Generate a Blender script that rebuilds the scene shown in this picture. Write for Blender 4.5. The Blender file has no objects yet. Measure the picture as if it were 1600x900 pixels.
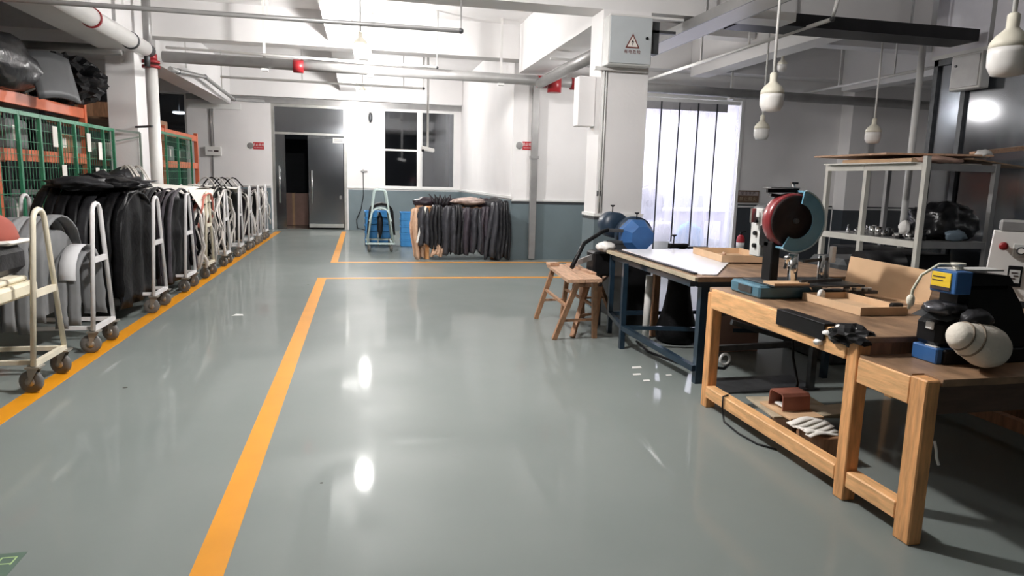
import bpy, bmesh, math, random
from mathutils import Vector, Matrix, noise
PI=math.pi
SC=bpy.context.scene
COL=SC.collection
random.seed(7)

# ------------------------------------------------------------------ camera
cd=bpy.data.cameras.new('camera'); cam=bpy.data.objects.new('camera',cd); COL.objects.link(cam)
d_=Vector((-235.,-175.,1075.)).normalized()
r_=Vector((4950.,-40.,1075.)); r_=(r_-d_*r_.dot(d_)).normalized()
u_=-d_.cross(r_)
R3=Matrix((r_,d_,u_))                     # rows: world axes in (right, down, forward)
right=R3@Vector((1,0,0)); down=R3@Vector((0,1,0)); fwd=R3@Vector((0,0,1))
mw=Matrix((right,-down,-fwd)).transposed().to_4x4(); mw.translation=Vector((0,0,1.5))
cam.matrix_world=mw
cd.sensor_width=36; cd.lens=1075/1600*36; cd.clip_start=.05; cd.clip_end=100
SC.camera=cam
# ------------------------------------------------------------------ world and exposure
w=bpy.data.worlds.new('world'); SC.world=w; w.use_nodes=True
w.node_tree.nodes['Background'].inputs[0].default_value=(.10,.11,.13,1)
w.node_tree.nodes['Background'].inputs[1].default_value=.10
SC.view_settings.view_transform='Standard'; SC.view_settings.look='None'
SC.view_settings.gamma=1; SC.view_settings.use_curve_mapping=False
SC.view_settings.exposure=1.3
LAMP_E=300.0      # emission strength of the lit bulbs
ROOM_E=130.0       # watts of the side-room ceiling panel
CEIL=4.2

# ------------------------------------------------------------------ materials
MATS={}
def mat(name,col,rough=.6,metal=0.,var=0.,vscale=6.,stretch=(1,1,1),bump=0.,bscale=40.,emit=None,es=0.,trans=0.,spec=.5,col2=None,alpha=None,coat=0.):
    if name in MATS: return MATS[name]
    m=bpy.data.materials.new(name); m.use_nodes=True; nt=m.node_tree; b=nt.nodes['Principled BSDF']
    b.inputs['Base Color'].default_value=(*col,1); b.inputs['Roughness'].default_value=rough
    b.inputs['Metallic'].default_value=metal; b.inputs['Specular IOR Level'].default_value=spec
    if coat: b.inputs['Coat Weight'].default_value=coat; b.inputs['Coat Roughness'].default_value=.08
    if emit: b.inputs['Emission Color'].default_value=(*emit,1); b.inputs['Emission Strength'].default_value=es
    if trans: b.inputs['Transmission Weight'].default_value=trans; b.inputs['IOR'].default_value=1.45
    if alpha is not None: b.inputs['Alpha'].default_value=alpha
    tc=nt.nodes.new('ShaderNodeTexCoord'); mp=nt.nodes.new('ShaderNodeMapping'); mp.inputs['Scale'].default_value=stretch
    nt.links.new(tc.outputs['Object'],mp.inputs['Vector'])
    if var:
        n=nt.nodes.new('ShaderNodeTexNoise'); n.inputs['Scale'].default_value=vscale; n.inputs['Detail'].default_value=5
        nt.links.new(mp.outputs[0],n.inputs['Vector'])
        r=nt.nodes.new('ShaderNodeValToRGB'); r.color_ramp.elements[0].position=.32; r.color_ramp.elements[1].position=.68
        c2=col2 or tuple(max(0,c*(1-var)) for c in col)
        r.color_ramp.elements[0].color=(*c2,1); r.color_ramp.elements[1].color=(*tuple(min(1,c*(1+var*.4)) for c in col),1)
        nt.links.new(n.outputs['Fac'],r.inputs[0]); nt.links.new(r.outputs[0],b.inputs['Base Color'])
    if bump:
        n2=nt.nodes.new('ShaderNodeTexNoise'); n2.inputs['Scale'].default_value=bscale; n2.inputs['Detail'].default_value=4
        nt.links.new(mp.outputs[0],n2.inputs['Vector'])
        bp=nt.nodes.new('ShaderNodeBump'); bp.inputs['Strength'].default_value=bump; bp.inputs['Distance'].default_value=.02
        nt.links.new(n2.outputs['Fac'],bp.inputs['Height']); nt.links.new(bp.outputs[0],b.inputs['Normal'])
    MATS[name]=m; return m

WHITE=mat('wall paint',(.86,.84,.835),.55,var=.05,vscale=1.2,bump=.05,bscale=30)
CEILM=mat('ceiling paint',(.80,.785,.78),.7,var=.07,vscale=.9)
GREEN=mat('wainscot paint',(.165,.212,.232),.38,var=.10,vscale=1.5)
RAILW=mat('rail white',(.85,.85,.83),.5,var=.03)
DARKL=mat('rail dark line',(.035,.04,.045),.6,var=.1)
STEEL=mat('galvanised steel',(.50,.50,.50),.35,.75,var=.2,vscale=9)
STEELD=mat('dull dark steel',(.10,.105,.11),.45,.6,var=.3,vscale=12)
CHROME=mat('polished steel',(.75,.75,.74),.18,1.,var=.08)
PIPEW=mat('white pipe paint',(.74,.73,.71),.4,var=.06,vscale=5)
PIPEG=mat('grey pipe paint',(.36,.355,.35),.4,.4,var=.12,vscale=5)
REDC=mat('red coupling',(.30,.015,.02),.4,var=.2)
CARTW=mat('white cart enamel',(.86,.84,.84),.35,var=.10,vscale=9)
CARTC=mat('cream cart enamel',(.80,.73,.58),.35,var=.10,vscale=9)
CARTG=mat('pale green cart enamel',(.62,.76,.74),.35,var=.10,vscale=9)
RUBBER=mat('grey rubber',(.17,.165,.155),.6,var=.2,vscale=20)
RUBBERD=mat('black rubber',(.02,.02,.02),.5,var=.2,vscale=20)
HUB=mat('zinc hub',(.45,.42,.37),.4,.7,var=.2)
BLK=mat('black leather',(.007,.007,.008),.45,spec=.16,var=.4,vscale=14,bump=.25,bscale=25)
BLK2=mat('dark grey leather',(.026,.026,.029),.45,spec=.25,var=.3,vscale=10,bump=.25,bscale=20)
PURP=mat('dark plum leather',(.034,.025,.032),.42,spec=.3,var=.35,vscale=10,bump=.25,bscale=20)
GREYL=mat('mid grey felt',(.22,.225,.23),.75,var=.12,vscale=7)
GREYL2=mat('light grey felt',(.33,.335,.34),.75,var=.10,vscale=7)
WPAPER=mat('white paper',(.85,.82,.76),.7,var=.04,vscale=5)
CREAMC=mat('cream cloth',(.80,.73,.56),.8,var=.10,vscale=6)
REDCL=mat('red brown cloth',(.36,.09,.065),.8,var=.15,vscale=8)
CORAL=mat('coral strap leather',(.66,.20,.15),.5,var=.2)
TAN=mat('tan leather',(.62,.40,.27),.5,var=.15,vscale=8)
PINE=mat('pine wood',(.80,.40,.16),.55,var=.30,vscale=5,stretch=(9,9,1.2),bump=.15,bscale=12)
PINEY=mat('pine wood lengthwise',(.84,.47,.21),.55,var=.28,vscale=5,stretch=(9,1.2,9),bump=.15,bscale=12)
PINEX=mat('stool wood',(.60,.37,.24),.6,var=.28,vscale=5,stretch=(8,1.5,8),bump=.15,bscale=12)
STOOLL=mat('stool leg wood',(.45,.24,.13),.55,var=.3,vscale=5,stretch=(8,8,1.4))
DSHADE=mat('shade darkened wood',(.10,.055,.035),.5,var=.3,vscale=5,stretch=(1.5,8,8))  # wood colour darkened to paint the shade on the low table's front
TOPD=mat('worn bench top',(.34,.21,.125),.42,var=.45,vscale=4,stretch=(3,1,3),bump=.1,bscale=18)
CARD=mat('cardboard',(.66,.43,.25),.8,var=.10,vscale=5)
CARDT=mat('tray cardboard',(.68,.46,.28),.75,var=.12,vscale=7)
ORANGE=mat('orange rack enamel',(.80,.20,.095),.45,var=.12,vscale=4)
GREENM=mat('green cage enamel',(.045,.25,.135),.4,var=.2,vscale=8)
GREENP=mat('pale green grey metal',(.35,.42,.37),.45,var=.1)
BLUEF=mat('dark blue table enamel',(.022,.048,.078),.3,.3,var=.25,vscale=8,coat=.3)
BLUEM=mat('machine blue enamel',(.04,.13,.34),.35,var=.2,vscale=7)
TEAL=mat('teal machine enamel',(.085,.20,.27),.35,var=.25,vscale=8)
BLUEC=mat('blue crate plastic',(.06,.32,.72),.45,var=.15,vscale=6)
BOARDW=mat('white laminate',(.86,.86,.90),.3,var=.03,vscale=4)
PLY=mat('table edge board',(.50,.42,.30),.6,var=.25,vscale=8)
RACKW=mat('cream rack enamel',(.66,.64,.58),.45,var=.08,vscale=6)
REDW=mat('red wheel enamel',(.25,.03,.035),.3,var=.15,coat=.4)
WHEELF=mat('dark abrasive face',(.022,.010,.009),.7,var=.4,vscale=20)
SWG=mat('light grey machine enamel',(.60,.60,.58),.4,var=.08,vscale=8)
YELLOW=mat('yellow label',(.90,.60,.03),.5,var=.06)
BAGW=mat('off white canvas',(.74,.69,.60),.85,var=.08,vscale=6,bump=.2,bscale=60)
SEAM=mat('brown seam',(.25,.20,.15),.8,var=.1)
BLACKP=mat('black plastic',(.010,.010,.011),.38,spec=.25,var=.3,vscale=9)
GLOSSB=mat('black plastic sheeting',(.016,.016,.018),.28,var=.3,vscale=6,bump=.5,bscale=9)
SIGNR=mat('red sign enamel',(.50,.02,.03),.4,var=.08)
INKD=mat('dark print',(.05,.03,.03),.6,var=.1)
INKR=mat('brown red print',(.18,.05,.04),.6,var=.1)
SIGNB=mat('brown sign plate',(.18,.11,.07),.5,var=.15)
GREENT=mat('sign green film',(.10,.16,.12),.5,var=.15)
LIME=mat('lime print',(.45,.62,.28),.5,var=.05)
BULB=mat('unlit bulb plastic',(.82,.80,.77),.35,var=.02)
BULBC=mat('lamp collar cream',(.78,.74,.62),.4,var=.04)
BULBON=mat('lit bulb',(1,1,1),.5,emit=(1,.975,.955),es=LAMP_E)
BULBFILL=mat('dim fill bulb',(1,1,1),.5,emit=(1,.97,.95),es=LAMP_E*.32)
BULBN=mat('brighter lit bulb',(1,1,1),.5,emit=(1,.975,.955),es=LAMP_E*1.52)
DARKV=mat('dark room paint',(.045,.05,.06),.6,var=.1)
GREYR=mat('grey room paint',(.26,.26,.275),.55,var=.08,vscale=2)
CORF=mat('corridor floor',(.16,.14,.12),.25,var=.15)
BROWNB=mat('brown carton',(.40,.25,.20),.8,var=.1)
TILEB=mat('steel frame brushed',(.55,.55,.52),.3,.85,var=.12)
LILAC=mat('pale lilac enamel',(.55,.50,.62),.5,var=.15)
BLUEB=mat('sky blue bag',(.12,.42,.80),.5,var=.15,vscale=9)

def glass(name,tint,mixw,rough=.03):
    m=bpy.data.materials.new(name); m.use_nodes=True; nt=m.node_tree
    for n in list(nt.nodes):
        if n.type!='OUTPUT_MATERIAL': nt.nodes.remove(n)
    out=[n for n in nt.nodes][0]
    t=nt.nodes.new('ShaderNodeBsdfTransparent'); t.inputs[0].default_value=(*tint,1)
    g=nt.nodes.new('ShaderNodeBsdfGlossy'); g.inputs['Roughness'].default_value=rough
    g.inputs['Color'].default_value=(.9,.92,.95,1)
    f=nt.nodes.new('ShaderNodeFresnel'); f.inputs[0].default_value=1.5
    mx=nt.nodes.new('ShaderNodeMixShader'); ad=nt.nodes.new('ShaderNodeMath'); ad.operation='ADD'; ad.inputs[1].default_value=mixw
    nt.links.new(f.outputs[0],ad.inputs[0]); nt.links.new(ad.outputs[0],mx.inputs[0])
    nt.links.new(t.outputs[0],mx.inputs[1]); nt.links.new(g.outputs[0],mx.inputs[2]); nt.links.new(mx.outputs[0],out.inputs[0])
    return m
GLASS=glass('dark window glass',(.55,.58,.62),.12,.05)
GLASSD=glass('smoked door glass',(.42,.46,.50),.20,.16)
GLASSR=glass('partition glass',(.72,.74,.76),.10,.12)
def pvc():
    m=bpy.data.materials.new('clear pvc strip'); m.use_nodes=True; nt=m.node_tree
    for n in list(nt.nodes):
        if n.type!='OUTPUT_MATERIAL': nt.nodes.remove(n)
    out=nt.nodes[0]
    t=nt.nodes.new('ShaderNodeBsdfTransparent'); t.inputs[0].default_value=(.92,.92,.97,1)
    tl=nt.nodes.new('ShaderNodeBsdfTranslucent'); tl.inputs[0].default_value=(.9,.9,.97,1)
    g=nt.nodes.new('ShaderNodeBsdfGlossy'); g.inputs['Roughness'].default_value=.15
    m1=nt.nodes.new('ShaderNodeMixShader'); m2=nt.nodes.new('ShaderNodeMixShader')
    n=nt.nodes.new('ShaderNodeTexNoise'); n.inputs['Scale'].default_value=3
    r=nt.nodes.new('ShaderNodeMapRange'); r.inputs[3].default_value=.12; r.inputs[4].default_value=.42
    nt.links.new(n.outputs['Fac'],r.inputs[0]); nt.links.new(r.outputs[0],m1.inputs[0])
    nt.links.new(t.outputs[0],m1.inputs[1]); nt.links.new(tl.outputs[0],m1.inputs[2])
    m2.inputs[0].default_value=.06
    nt.links.new(m1.outputs[0],m2.inputs[1]); nt.links.new(g.outputs[0],m2.inputs[2]); nt.links.new(m2.outputs[0],out.inputs[0])
    return m
PVC=pvc()
def floor_mat():
    m=bpy.data.materials.new('grey green epoxy'); m.use_nodes=True; nt=m.node_tree; b=nt.nodes['Principled BSDF']
    tc=nt.nodes.new('ShaderNodeTexCoord')
    n=nt.nodes.new('ShaderNodeTexNoise'); n.inputs['Scale'].default_value=.7; n.inputs['Detail'].default_value=6
    nt.links.new(tc.outputs['Object'],n.inputs['Vector'])
    r=nt.nodes.new('ShaderNodeValToRGB'); r.color_ramp.elements[0].position=.3; r.color_ramp.elements[1].position=.7
    r.color_ramp.elements[0].color=(.195,.222,.212,1); r.color_ramp.elements[1].color=(.225,.250,.238,1)
    nt.links.new(n.outputs['Fac'],r.inputs[0])
    # sparse chips and specks
    v=nt.nodes.new('ShaderNodeTexVoronoi'); v.inputs['Scale'].default_value=1.6; v.inputs['Randomness'].default_value=1
    nt.links.new(tc.outputs['Object'],v.inputs['Vector'])
    lt=nt.nodes.new('ShaderNodeMath'); lt.operation='LESS_THAN'; lt.inputs[1].default_value=.026
    nt.links.new(v.outputs['Distance'],lt.inputs[0])
    mx=nt.nodes.new('ShaderNodeMix'); mx.data_type='RGBA'; mx.inputs[7].default_value=(.05,.05,.04,1)
    nt.links.new(lt.outputs[0],mx.inputs[0]); nt.links.new(r.outputs[0],mx.inputs[6]); nt.links.new(mx.outputs[2],b.inputs['Base Color'])
    n2=nt.nodes.new('ShaderNodeTexNoise'); n2.inputs['Scale'].default_value=2.2; n2.inputs['Detail'].default_value=5
    nt.links.new(tc.outputs['Object'],n2.inputs['Vector'])
    mr=nt.nodes.new('ShaderNodeMapRange'); mr.inputs[3].default_value=.40; mr.inputs[4].default_value=.55
    nt.links.new(n2.outputs['Fac'],mr.inputs[0]); nt.links.new(mr.outputs[0],b.inputs['Roughness'])
    n3=nt.nodes.new('ShaderNodeTexNoise'); n3.inputs['Scale'].default_value=1.7; n3.inputs['Detail'].default_value=3
    nt.links.new(tc.outputs['Object'],n3.inputs['Vector'])
    bp=nt.nodes.new('ShaderNodeBump'); bp.inputs['Strength'].default_value=.035; bp.inputs['Distance'].default_value=.02
    nt.links.new(n3.outputs['Fac'],bp.inputs['Height']); nt.links.new(bp.outputs[0],b.inputs['Normal'])
    b.inputs['Specular IOR Level'].default_value=.08; b.inputs['Coat Weight'].default_value=.34; b.inputs['Coat Roughness'].default_value=.055
    nt.links.new(bp.outputs[0],b.inputs['Coat Normal'])
    return m
FLOORM=floor_mat()
LINEM=mat('yellow floor paint',(.74,.30,.010),.42,spec=.3,var=.08,vscale=3)

# ------------------------------------------------------------------ mesh builder
class MB:
    def __init__(s): s.bm=bmesh.new()
    def _xf(s,vs,m):
        for v in vs: v.co=m@v.co
    def box(s,a,b,bev=0.,rot=None):
        """box between corners a and b; rot = Matrix applied about its centre"""
        c=[(a[i]+b[i])/2 for i in range(3)]; e=[abs(b[i]-a[i]) for i in range(3)]
        r=bmesh.ops.create_cube(s.bm,size=1); vs=r['verts']
        for v in vs: v.co=Vector((v.co.x*e[0],v.co.y*e[1],v.co.z*e[2]))
        if bev>0:
            es={ed for v in vs for ed in v.link_edges}
            rr=bmesh.ops.bevel(s.bm,geom=list(es),offset=min(bev,min(e)*.4),segments=1,affect='EDGES',profile=.5)
            vs=list({v for f in rr['faces'] for v in f.verts}|{v for v in vs if v.is_valid})
        m=Matrix.Translation(c)
        if rot is not None: m=m@(rot.to_4x4())
        s._xf(vs,m); return s
    def bar(s,p,q,w,h=None,bev=0.):
        """rectangular bar from p to q"""
        p=Vector(p);q=Vector(q);h=h or w;L=(q-p).length
        z=(q-p).normalized(); up=Vector((0,0,1)) if abs(z.z)<.9 else Vector((0,1,0))
        x=up.cross(z).normalized(); y=z.cross(x)
        m=Matrix((x,y,z)).transposed().to_4x4(); m.translation=(p+q)/2
        n0=len(s.bm.verts)
        r=bmesh.ops.create_cube(s.bm,size=1); vs=r['verts']
        for v in vs: v.co=Vector((v.co.x*w,v.co.y*h,v.co.z*L))
        if bev>0:
            es={ed for v in vs for ed in v.link_edges}
            rr=bmesh.ops.bevel(s.bm,geom=list(es),offset=bev,segments=1,affect='EDGES',profile=.5)
            vs=list({v for f in rr['faces'] for v in f.verts}|{v for v in vs if v.is_valid})
        s._xf(vs,m); return s
    def cyl(s,p,q,r,r2=None,seg=16,cap=True):
        p=Vector(p);q=Vector(q); z=(q-p).normalized()
        res=bmesh.ops.create_cone(s.bm,cap_ends=cap,segments=seg,radius1=r,radius2=r if r2 is None else r2,depth=(q-p).length)
        m=z.to_track_quat('Z','Y').to_matrix().to_4x4(); m.translation=(p+q)/2
        s._xf(res['verts'],m)
        for v in res['verts']:
            for f in v.link_faces:
                if len(f.verts)==4: f.smooth=True
        return s
    def tube(s,pts,r,seg=8,closed=False):
        pts=[Vector(p) for p in pts]; n=len(pts); rings=[]
        prev=None
        for i,p in enumerate(pts):
            if closed: t=(pts[(i+1)%n]-pts[i-1])
            else: t=(pts[min(i+1,n-1)]-pts[max(i-1,0)])
            t.normalize()
            if prev is None:
                a=Vector((0,0,1)) if abs(t.z)<.9 else Vector((1,0,0)); x=a.cross(t).normalized()
            else:
                x=(prev-t*prev.dot(t)).normalized()
            prev=x; y=t.cross(x)
            rr=r[i] if isinstance(r,(list,tuple)) else r
            rings.append([s.bm.verts.new(p+x*rr*math.cos(2*PI*k/seg)+y*rr*math.sin(2*PI*k/seg)) for k in range(seg)])
        m=n if closed else n-1
        for i in range(m):
            A=rings[i];B=rings[(i+1)%n]
            for k in range(seg):
                f=s.bm.faces.new((A[k],A[(k+1)%seg],B[(k+1)%seg],B[k])); f.smooth=True
        if not closed:
            s.bm.faces.new(rings[0][::-1]); s.bm.faces.new(rings[-1])
        return s
    def lathe(s,prof,o=(0,0,0),axis=(0,0,1),seg=24,smooth=True):
        o=Vector(o); q=Vector(axis).normalized().to_track_quat('Z','Y').to_matrix()
        rings=[]
        for (r,z) in prof:
            rings.append([s.bm.verts.new(o+q@Vector((max(r,1e-4)*math.cos(2*PI*k/seg),max(r,1e-4)*math.sin(2*PI*k/seg),z))) for k in range(seg)])
        for A,B in zip(rings,rings[1:]):
            for k in range(seg):
                f=s.bm.faces.new((A[k],A[(k+1)%seg],B[(k+1)%seg],B[k])); f.smooth=smooth
        s.bm.faces.new(rings[0][::-1]); s.bm.faces.new(rings[-1])
        return s
    def prism(s,poly,ext):
        """polygon (3D points) extruded by vector ext"""
        e=Vector(ext); A=[s.bm.verts.new(Vector(p)) for p in poly]; B=[s.bm.verts.new(Vector(p)+e) for p in poly]
        n=len(A)
        s.bm.faces.new(A[::-1]); s.bm.faces.new(B)
        for i in range(n): s.bm.faces.new((A[i],A[(i+1)%n],B[(i+1)%n],B[i]))
        return s
    def grid(s,fn,nu,nv,th=0.,smooth=True):
        """sheet from fn(u,v) -> point, with real thickness th"""
        P=[[Vector(fn(i/nu,j/nv)) for j in range(nv+1)] for i in range(nu+1)]
        def nrm(i,j):
            a=P[min(i+1,nu)][j]-P[max(i-1,0)][j]; b=P[i][min(j+1,nv)]-P[i][max(j-1,0)]
            c=a.cross(b); return c.normalized() if c.length>1e-9 else Vector((0,0,1))
        T=[[s.bm.verts.new(P[i][j]) for j in range(nv+1)] for i in range(nu+1)]
        def q(V,fl):
            for i in range(nu):
                for j in range(nv):
                    f=(V[i][j],V[i+1][j],V[i+1][j+1],V[i][j+1]); f=s.bm.faces.new(f[::-1] if fl else f); f.smooth=smooth
        q(T,False)
        if th:
            U=[[s.bm.verts.new(P[i][j]-nrm(i,j)*th) for j in range(nv+1)] for i in range(nu+1)]
            q(U,True)
            for i in range(nu):
                s.bm.faces.new((T[i][0],U[i][0],U[i+1][0],T[i+1][0])); s.bm.faces.new((T[i][nv],T[i+1][nv],U[i+1][nv],U[i][nv]))
            for j in range(nv):
                s.bm.faces.new((T[0][j],T[0][j+1],U[0][j+1],U[0][j])); s.bm.faces.new((T[nu][j],U[nu][j],U[nu][j+1],T[nu][j+1]))
        return s
    def blob(s,c,rad,amp=.25,freq=2.,sub=3,seed=0.,flat=None,ridge=False):
        r=bmesh.ops.create_icosphere(s.bm,subdivisions=sub,radius=1)
        for v in r['verts']:
            p=v.co.normalized(); n=noise.noise(p*freq+Vector((seed,seed*.7,0)))+.5*noise.noise(p*freq*2.3+Vector((seed,0,9)))
            if ridge: n=1-abs(n)*2.2
            q=p*(1+amp*n); v.co=Vector((c[0]+q.x*rad[0],c[1]+q.y*rad[1],c[2]+q.z*rad[2]))
            if flat is not None and v.co.z<flat: v.co.z=flat
        for f in s.bm.faces: f.smooth=True if not ridge else False
        return s

def origin(o):
    v=Vector((0,0,0))
    while o is not None: v=v+o.location; o=o.parent
    return v
def obj(name,mb,m,parent=None,label=None):
    me=bpy.data.meshes.new(name); bmesh.ops.recalc_face_normals(mb.bm,faces=mb.bm.faces)
    o=bpy.data.objects.new(name,me); COL.objects.link(o)
    if parent is not None: o.parent=parent
    off=origin(parent) if parent is not None else Vector((0,0,0))
    if parent is None:                       # top-level single mesh: origin at the foot of its own box
        xs=[v.co for v in mb.bm.verts]
        lo=[min(v[i] for v in xs) for i in range(3)]; hi=[max(v[i] for v in xs) for i in range(3)]
        off=Vector(((lo[0]+hi[0])/2,(lo[1]+hi[1])/2,lo[2])); o.location=off
    for v in mb.bm.verts: v.co-=off
    mb.bm.to_mesh(me); mb.bm.free()
    me.materials.append(m)
    if label: o['label']=label
    return o
def thing(name,label,cat,loc=(0,0,0),group=None):
    o=bpy.data.objects.new(name,None); COL.objects.link(o); o.location=loc; o.empty_display_size=.1
    o['label']=label; o['category']=cat
    if group: o['group']=group
    return o
def tag(o,label,cat,group=None,kind=None):
    o['label']=label; o['category']=cat
    if group: o['group']=group
    if kind: o['kind']=kind
    return o
def struct(name,mb,m,parent=None):
    o=obj(name,mb,m,parent)
    if parent is None: o['kind']='structure'
    return o
def copy_tree(o,parent=None):
    c=o.copy(); COL.objects.link(c); c.parent=parent
    for ch in list(o.children): copy_tree(ch,c)
    return c
def text(name,s,size,pos,rx,parent,m,ext=.001,spacing=1.,rz=0.):
    cu=bpy.data.curves.new(name,'FONT'); cu.body=s; cu.size=size; cu.align_x='CENTER'; cu.align_y='CENTER'; cu.extrude=ext
    cu.space_character=spacing; cu.resolution_u=2
    t=bpy.data.objects.new(name,cu); COL.objects.link(t)
    bpy.context.view_layer.update()
    dg=bpy.context.evaluated_depsgraph_get()
    me=bpy.data.meshes.new_from_object(t.evaluated_get(dg)); bpy.data.objects.remove(t)
    o=bpy.data.objects.new(name,me); COL.objects.link(o); o.parent=parent
    o.location=Vector(pos)-origin(parent); o.rotation_euler=(rx,0,rz)
    me.materials.clear(); me.materials.append(m); return o

# ================================================================== SETTING
def plain(a,b): return MB().box(a,b)
fl=struct('floor',plain((-9,-4,-.1),(12.3,22.6,0)),FLOORM)
ce=struct('ceiling',plain((-9,-4,CEIL),(12.3,22.6,CEIL+.15)),CEILM)
# painted lines
def line(nm,a,b):
    o=struct(nm,plain((a[0],a[1],0),(b[0],b[1],.002)),LINEM,fl); o['label']='orange yellow painted floor line'; return o
line('floor_line',(-.645,-1.0),(-.52,10.42))
line('floor_line',(-.52,10.30),(4.6,10.42))
line('floor_line',(-.54,12.24),(-.42,19.2))
line('floor_line',(-.42,12.24),(4.6,12.36))
line('floor_line',(-2.225,-1.0),(-2.085,19.0))

# walls -------------------------------------------------------------
BY=19.8
wb=MB()
for a,b in [((-4.45,BY,0),(-2.36,BY+.2,CEIL)),((-2.36,BY,3.36),(-.39,BY+.2,CEIL)),((-.39,BY,0),(.60,BY+.2,CEIL)),((.60,BY,0),(2.60,BY+.2,1.19)),
            ((.60,BY,3.33),(2.60,BY+.2,CEIL)),((2.60,BY,0),(2.76,BY+.2,CEIL)),((-9,BY,3.52),(-4.45,BY+.2,CEIL)),((-9,BY,0),(-4.45,BY+.2,.9))]: wb.box(a,b)
wall_back=struct('wall_back',wb,WHITE)
wn=MB().box((-.36,BY-.012,0),(2.75,BY,1.12)).box((-4.44,BY-.012,0),(-2.40,BY,1.12))
struct('wainscot',wn,GREEN,wall_back)
struct('chair_rail',MB().box((-.36,BY-.03,1.16),(2.73,BY,1.20)).box((-4.44,BY-.03,1.16),(-2.40,BY,1.20)),RAILW,wall_back)
# projecting side wall and long wall at Y 12.8
WY=12.8
ws=struct('wall_side',plain((2.76,WY+.2,0),(2.96,22.5,CEIL)),WHITE)
struct('wainscot',plain((2.748,WY,0),(2.76,BY-.015,1.12)),GREEN,ws)
struct('chair_rail',plain((2.73,WY-.03,1.15),(2.76,BY-.035,1.20)),RAILW,ws)
wf=MB()
for a,b in [((2.76,WY,0),(5.25,WY+.2,CEIL)),((5.25,WY,3.22),(7.45,WY+.2,CEIL)),((7.45,WY,0),(12.3,WY+.2,CEIL))]: wf.box(a,b)
wall_front=struct('wall_centre',wf,WHITE)
struct('wainscot',MB().box((2.76,WY-.012,0),(5.23,WY,1.06)),GREEN,wall_front)
DWAIN=mat('charcoal wainscot paint',(.05,.058,.068),.4,var=.1,vscale=1.5)
struct('dark_wainscot',MB().box((7.47,WY-.012,0),(9.64,WY,1.06)).box((10.12,WY-.012,0),(12.2,WY,1.06)),DWAIN,wall_front)
struct('chair_rail',MB().box((2.76,WY-.03,1.11),(5.23,WY,1.15)).box((7.47,WY-.03,1.07),(9.64,WY,1.10)).box((10.12,WY-.03,1.07),(12.2,WY,1.10)),RAILW,wall_front)
struct('rail_line',MB().box((2.76,WY-.02,1.06),(5.23,WY,1.10)).box((7.47,WY-.02,1.105),(9.64,WY,1.13)).box((10.12,WY-.02,1.105),(12.2,WY,1.13)),DARKL,wall_front)
pil=struct('trim_1',plain((9.66,WY-.35,0),(10.1,WY,CEIL)),WHITE)
struct('wainscot',plain((9.648,WY-.362,0),(10.112,WY-.04,1.06)),DWAIN,pil)
struct('wall_left',plain((-9,-4,0),(-8.8,BY,CEIL)),WHITE)
struct('wall_behind',plain((-8.8,-4,0),(12.1,-3.8,CEIL)),DARKV)
struct('wall_right',plain((12.1,-4,0),(12.3,WY,CEIL)),WHITE)

# beams ------------------------------------------------------------
def beam(a,b): return struct('ceiling_beam',plain(a,b),CEILM)
beam((-8.8,7.8,3.44),(7.05,8.2,CEIL)); beam((7.64,7.8,3.44),(9.59,7.99,CEIL))
beam((-8.8,12.4,3.62),(12.1,12.79,CEIL))
beam((-8.8,19.5,3.50),(2.75,19.79,CEIL))
beam((-.53,8.21,3.72),(-.13,12.39,CEIL)); beam((-.53,12.8,3.72),(-.13,19.49,CEIL)); beam((-.53,-3.8,3.72),(-.13,7.79,CEIL))
beam((2.75,8.25,3.38),(3.2,12.39,CEIL))
beam((-3.75,8.21,3.25),(-3.3,12.39,CEIL)); beam((-3.75,12.8,3.25),(-3.3,19.49,CEIL)); beam((-3.75,-3.8,3.25),(-3.3,7.79,CEIL))
beam((6.05,8.21,3.50),(6.4,12.39,CEIL)); beam((9.3,8.21,3.40),(9.65,12.39,CEIL))
beam((3.21,10.2,3.78),(6.04,10.5,CEIL)); beam((6.41,10.2,3.78),(9.29,10.5,CEIL))

# columns ------------------------------------------------------------
def column(x0,x1,y0,y1,top):
    c=struct('column',MB().box((x0,y0,0),(x1,y1,top)),WHITE)
    e=.012
    w=MB()
    w.box((x0-e,y0-e,0),(x1+e,y0,1.06)).box((x0-e,y1,0),(x1+e,y1+e,1.06)).box((x0-e,y0,0),(x0,y1,1.06)).box((x1,y0,0),(x1+e,y1,1.06))
    struct('wainscot',w,GREEN,c)
    for z0,z1,m,e in ((1.06,1.085,DARKL,.014),(1.10,1.135,RAILW,.022)):
        w=MB().box((x0-e,y0-e,z0),(x1+e,y0,z1)).box((x0-e,y1,z0),(x1+e,y1+e,z1)).box((x0-e,y0,z0),(x0,y1,z1)).box((x1,y0,z0),(x1+e,y1,z1))
        struct('chair_rail',w,m,c)
    return c
column(2.70,3.28,7.80,8.22,3.44)
column(-3.74,-3.34,11.75,12.35,3.25)
# slim grey downpipe on the centre wall
dp=obj('downpipe',MB().box((3.10,WY-.11,.02),(3.22,WY-.032,3.4)).box((3.08,WY-.12,1.9),(3.24,WY-.035,1.95)),PIPEG); tag(dp,'square grey downpipe running up the white wall beside the red sign','pipe')

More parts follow.
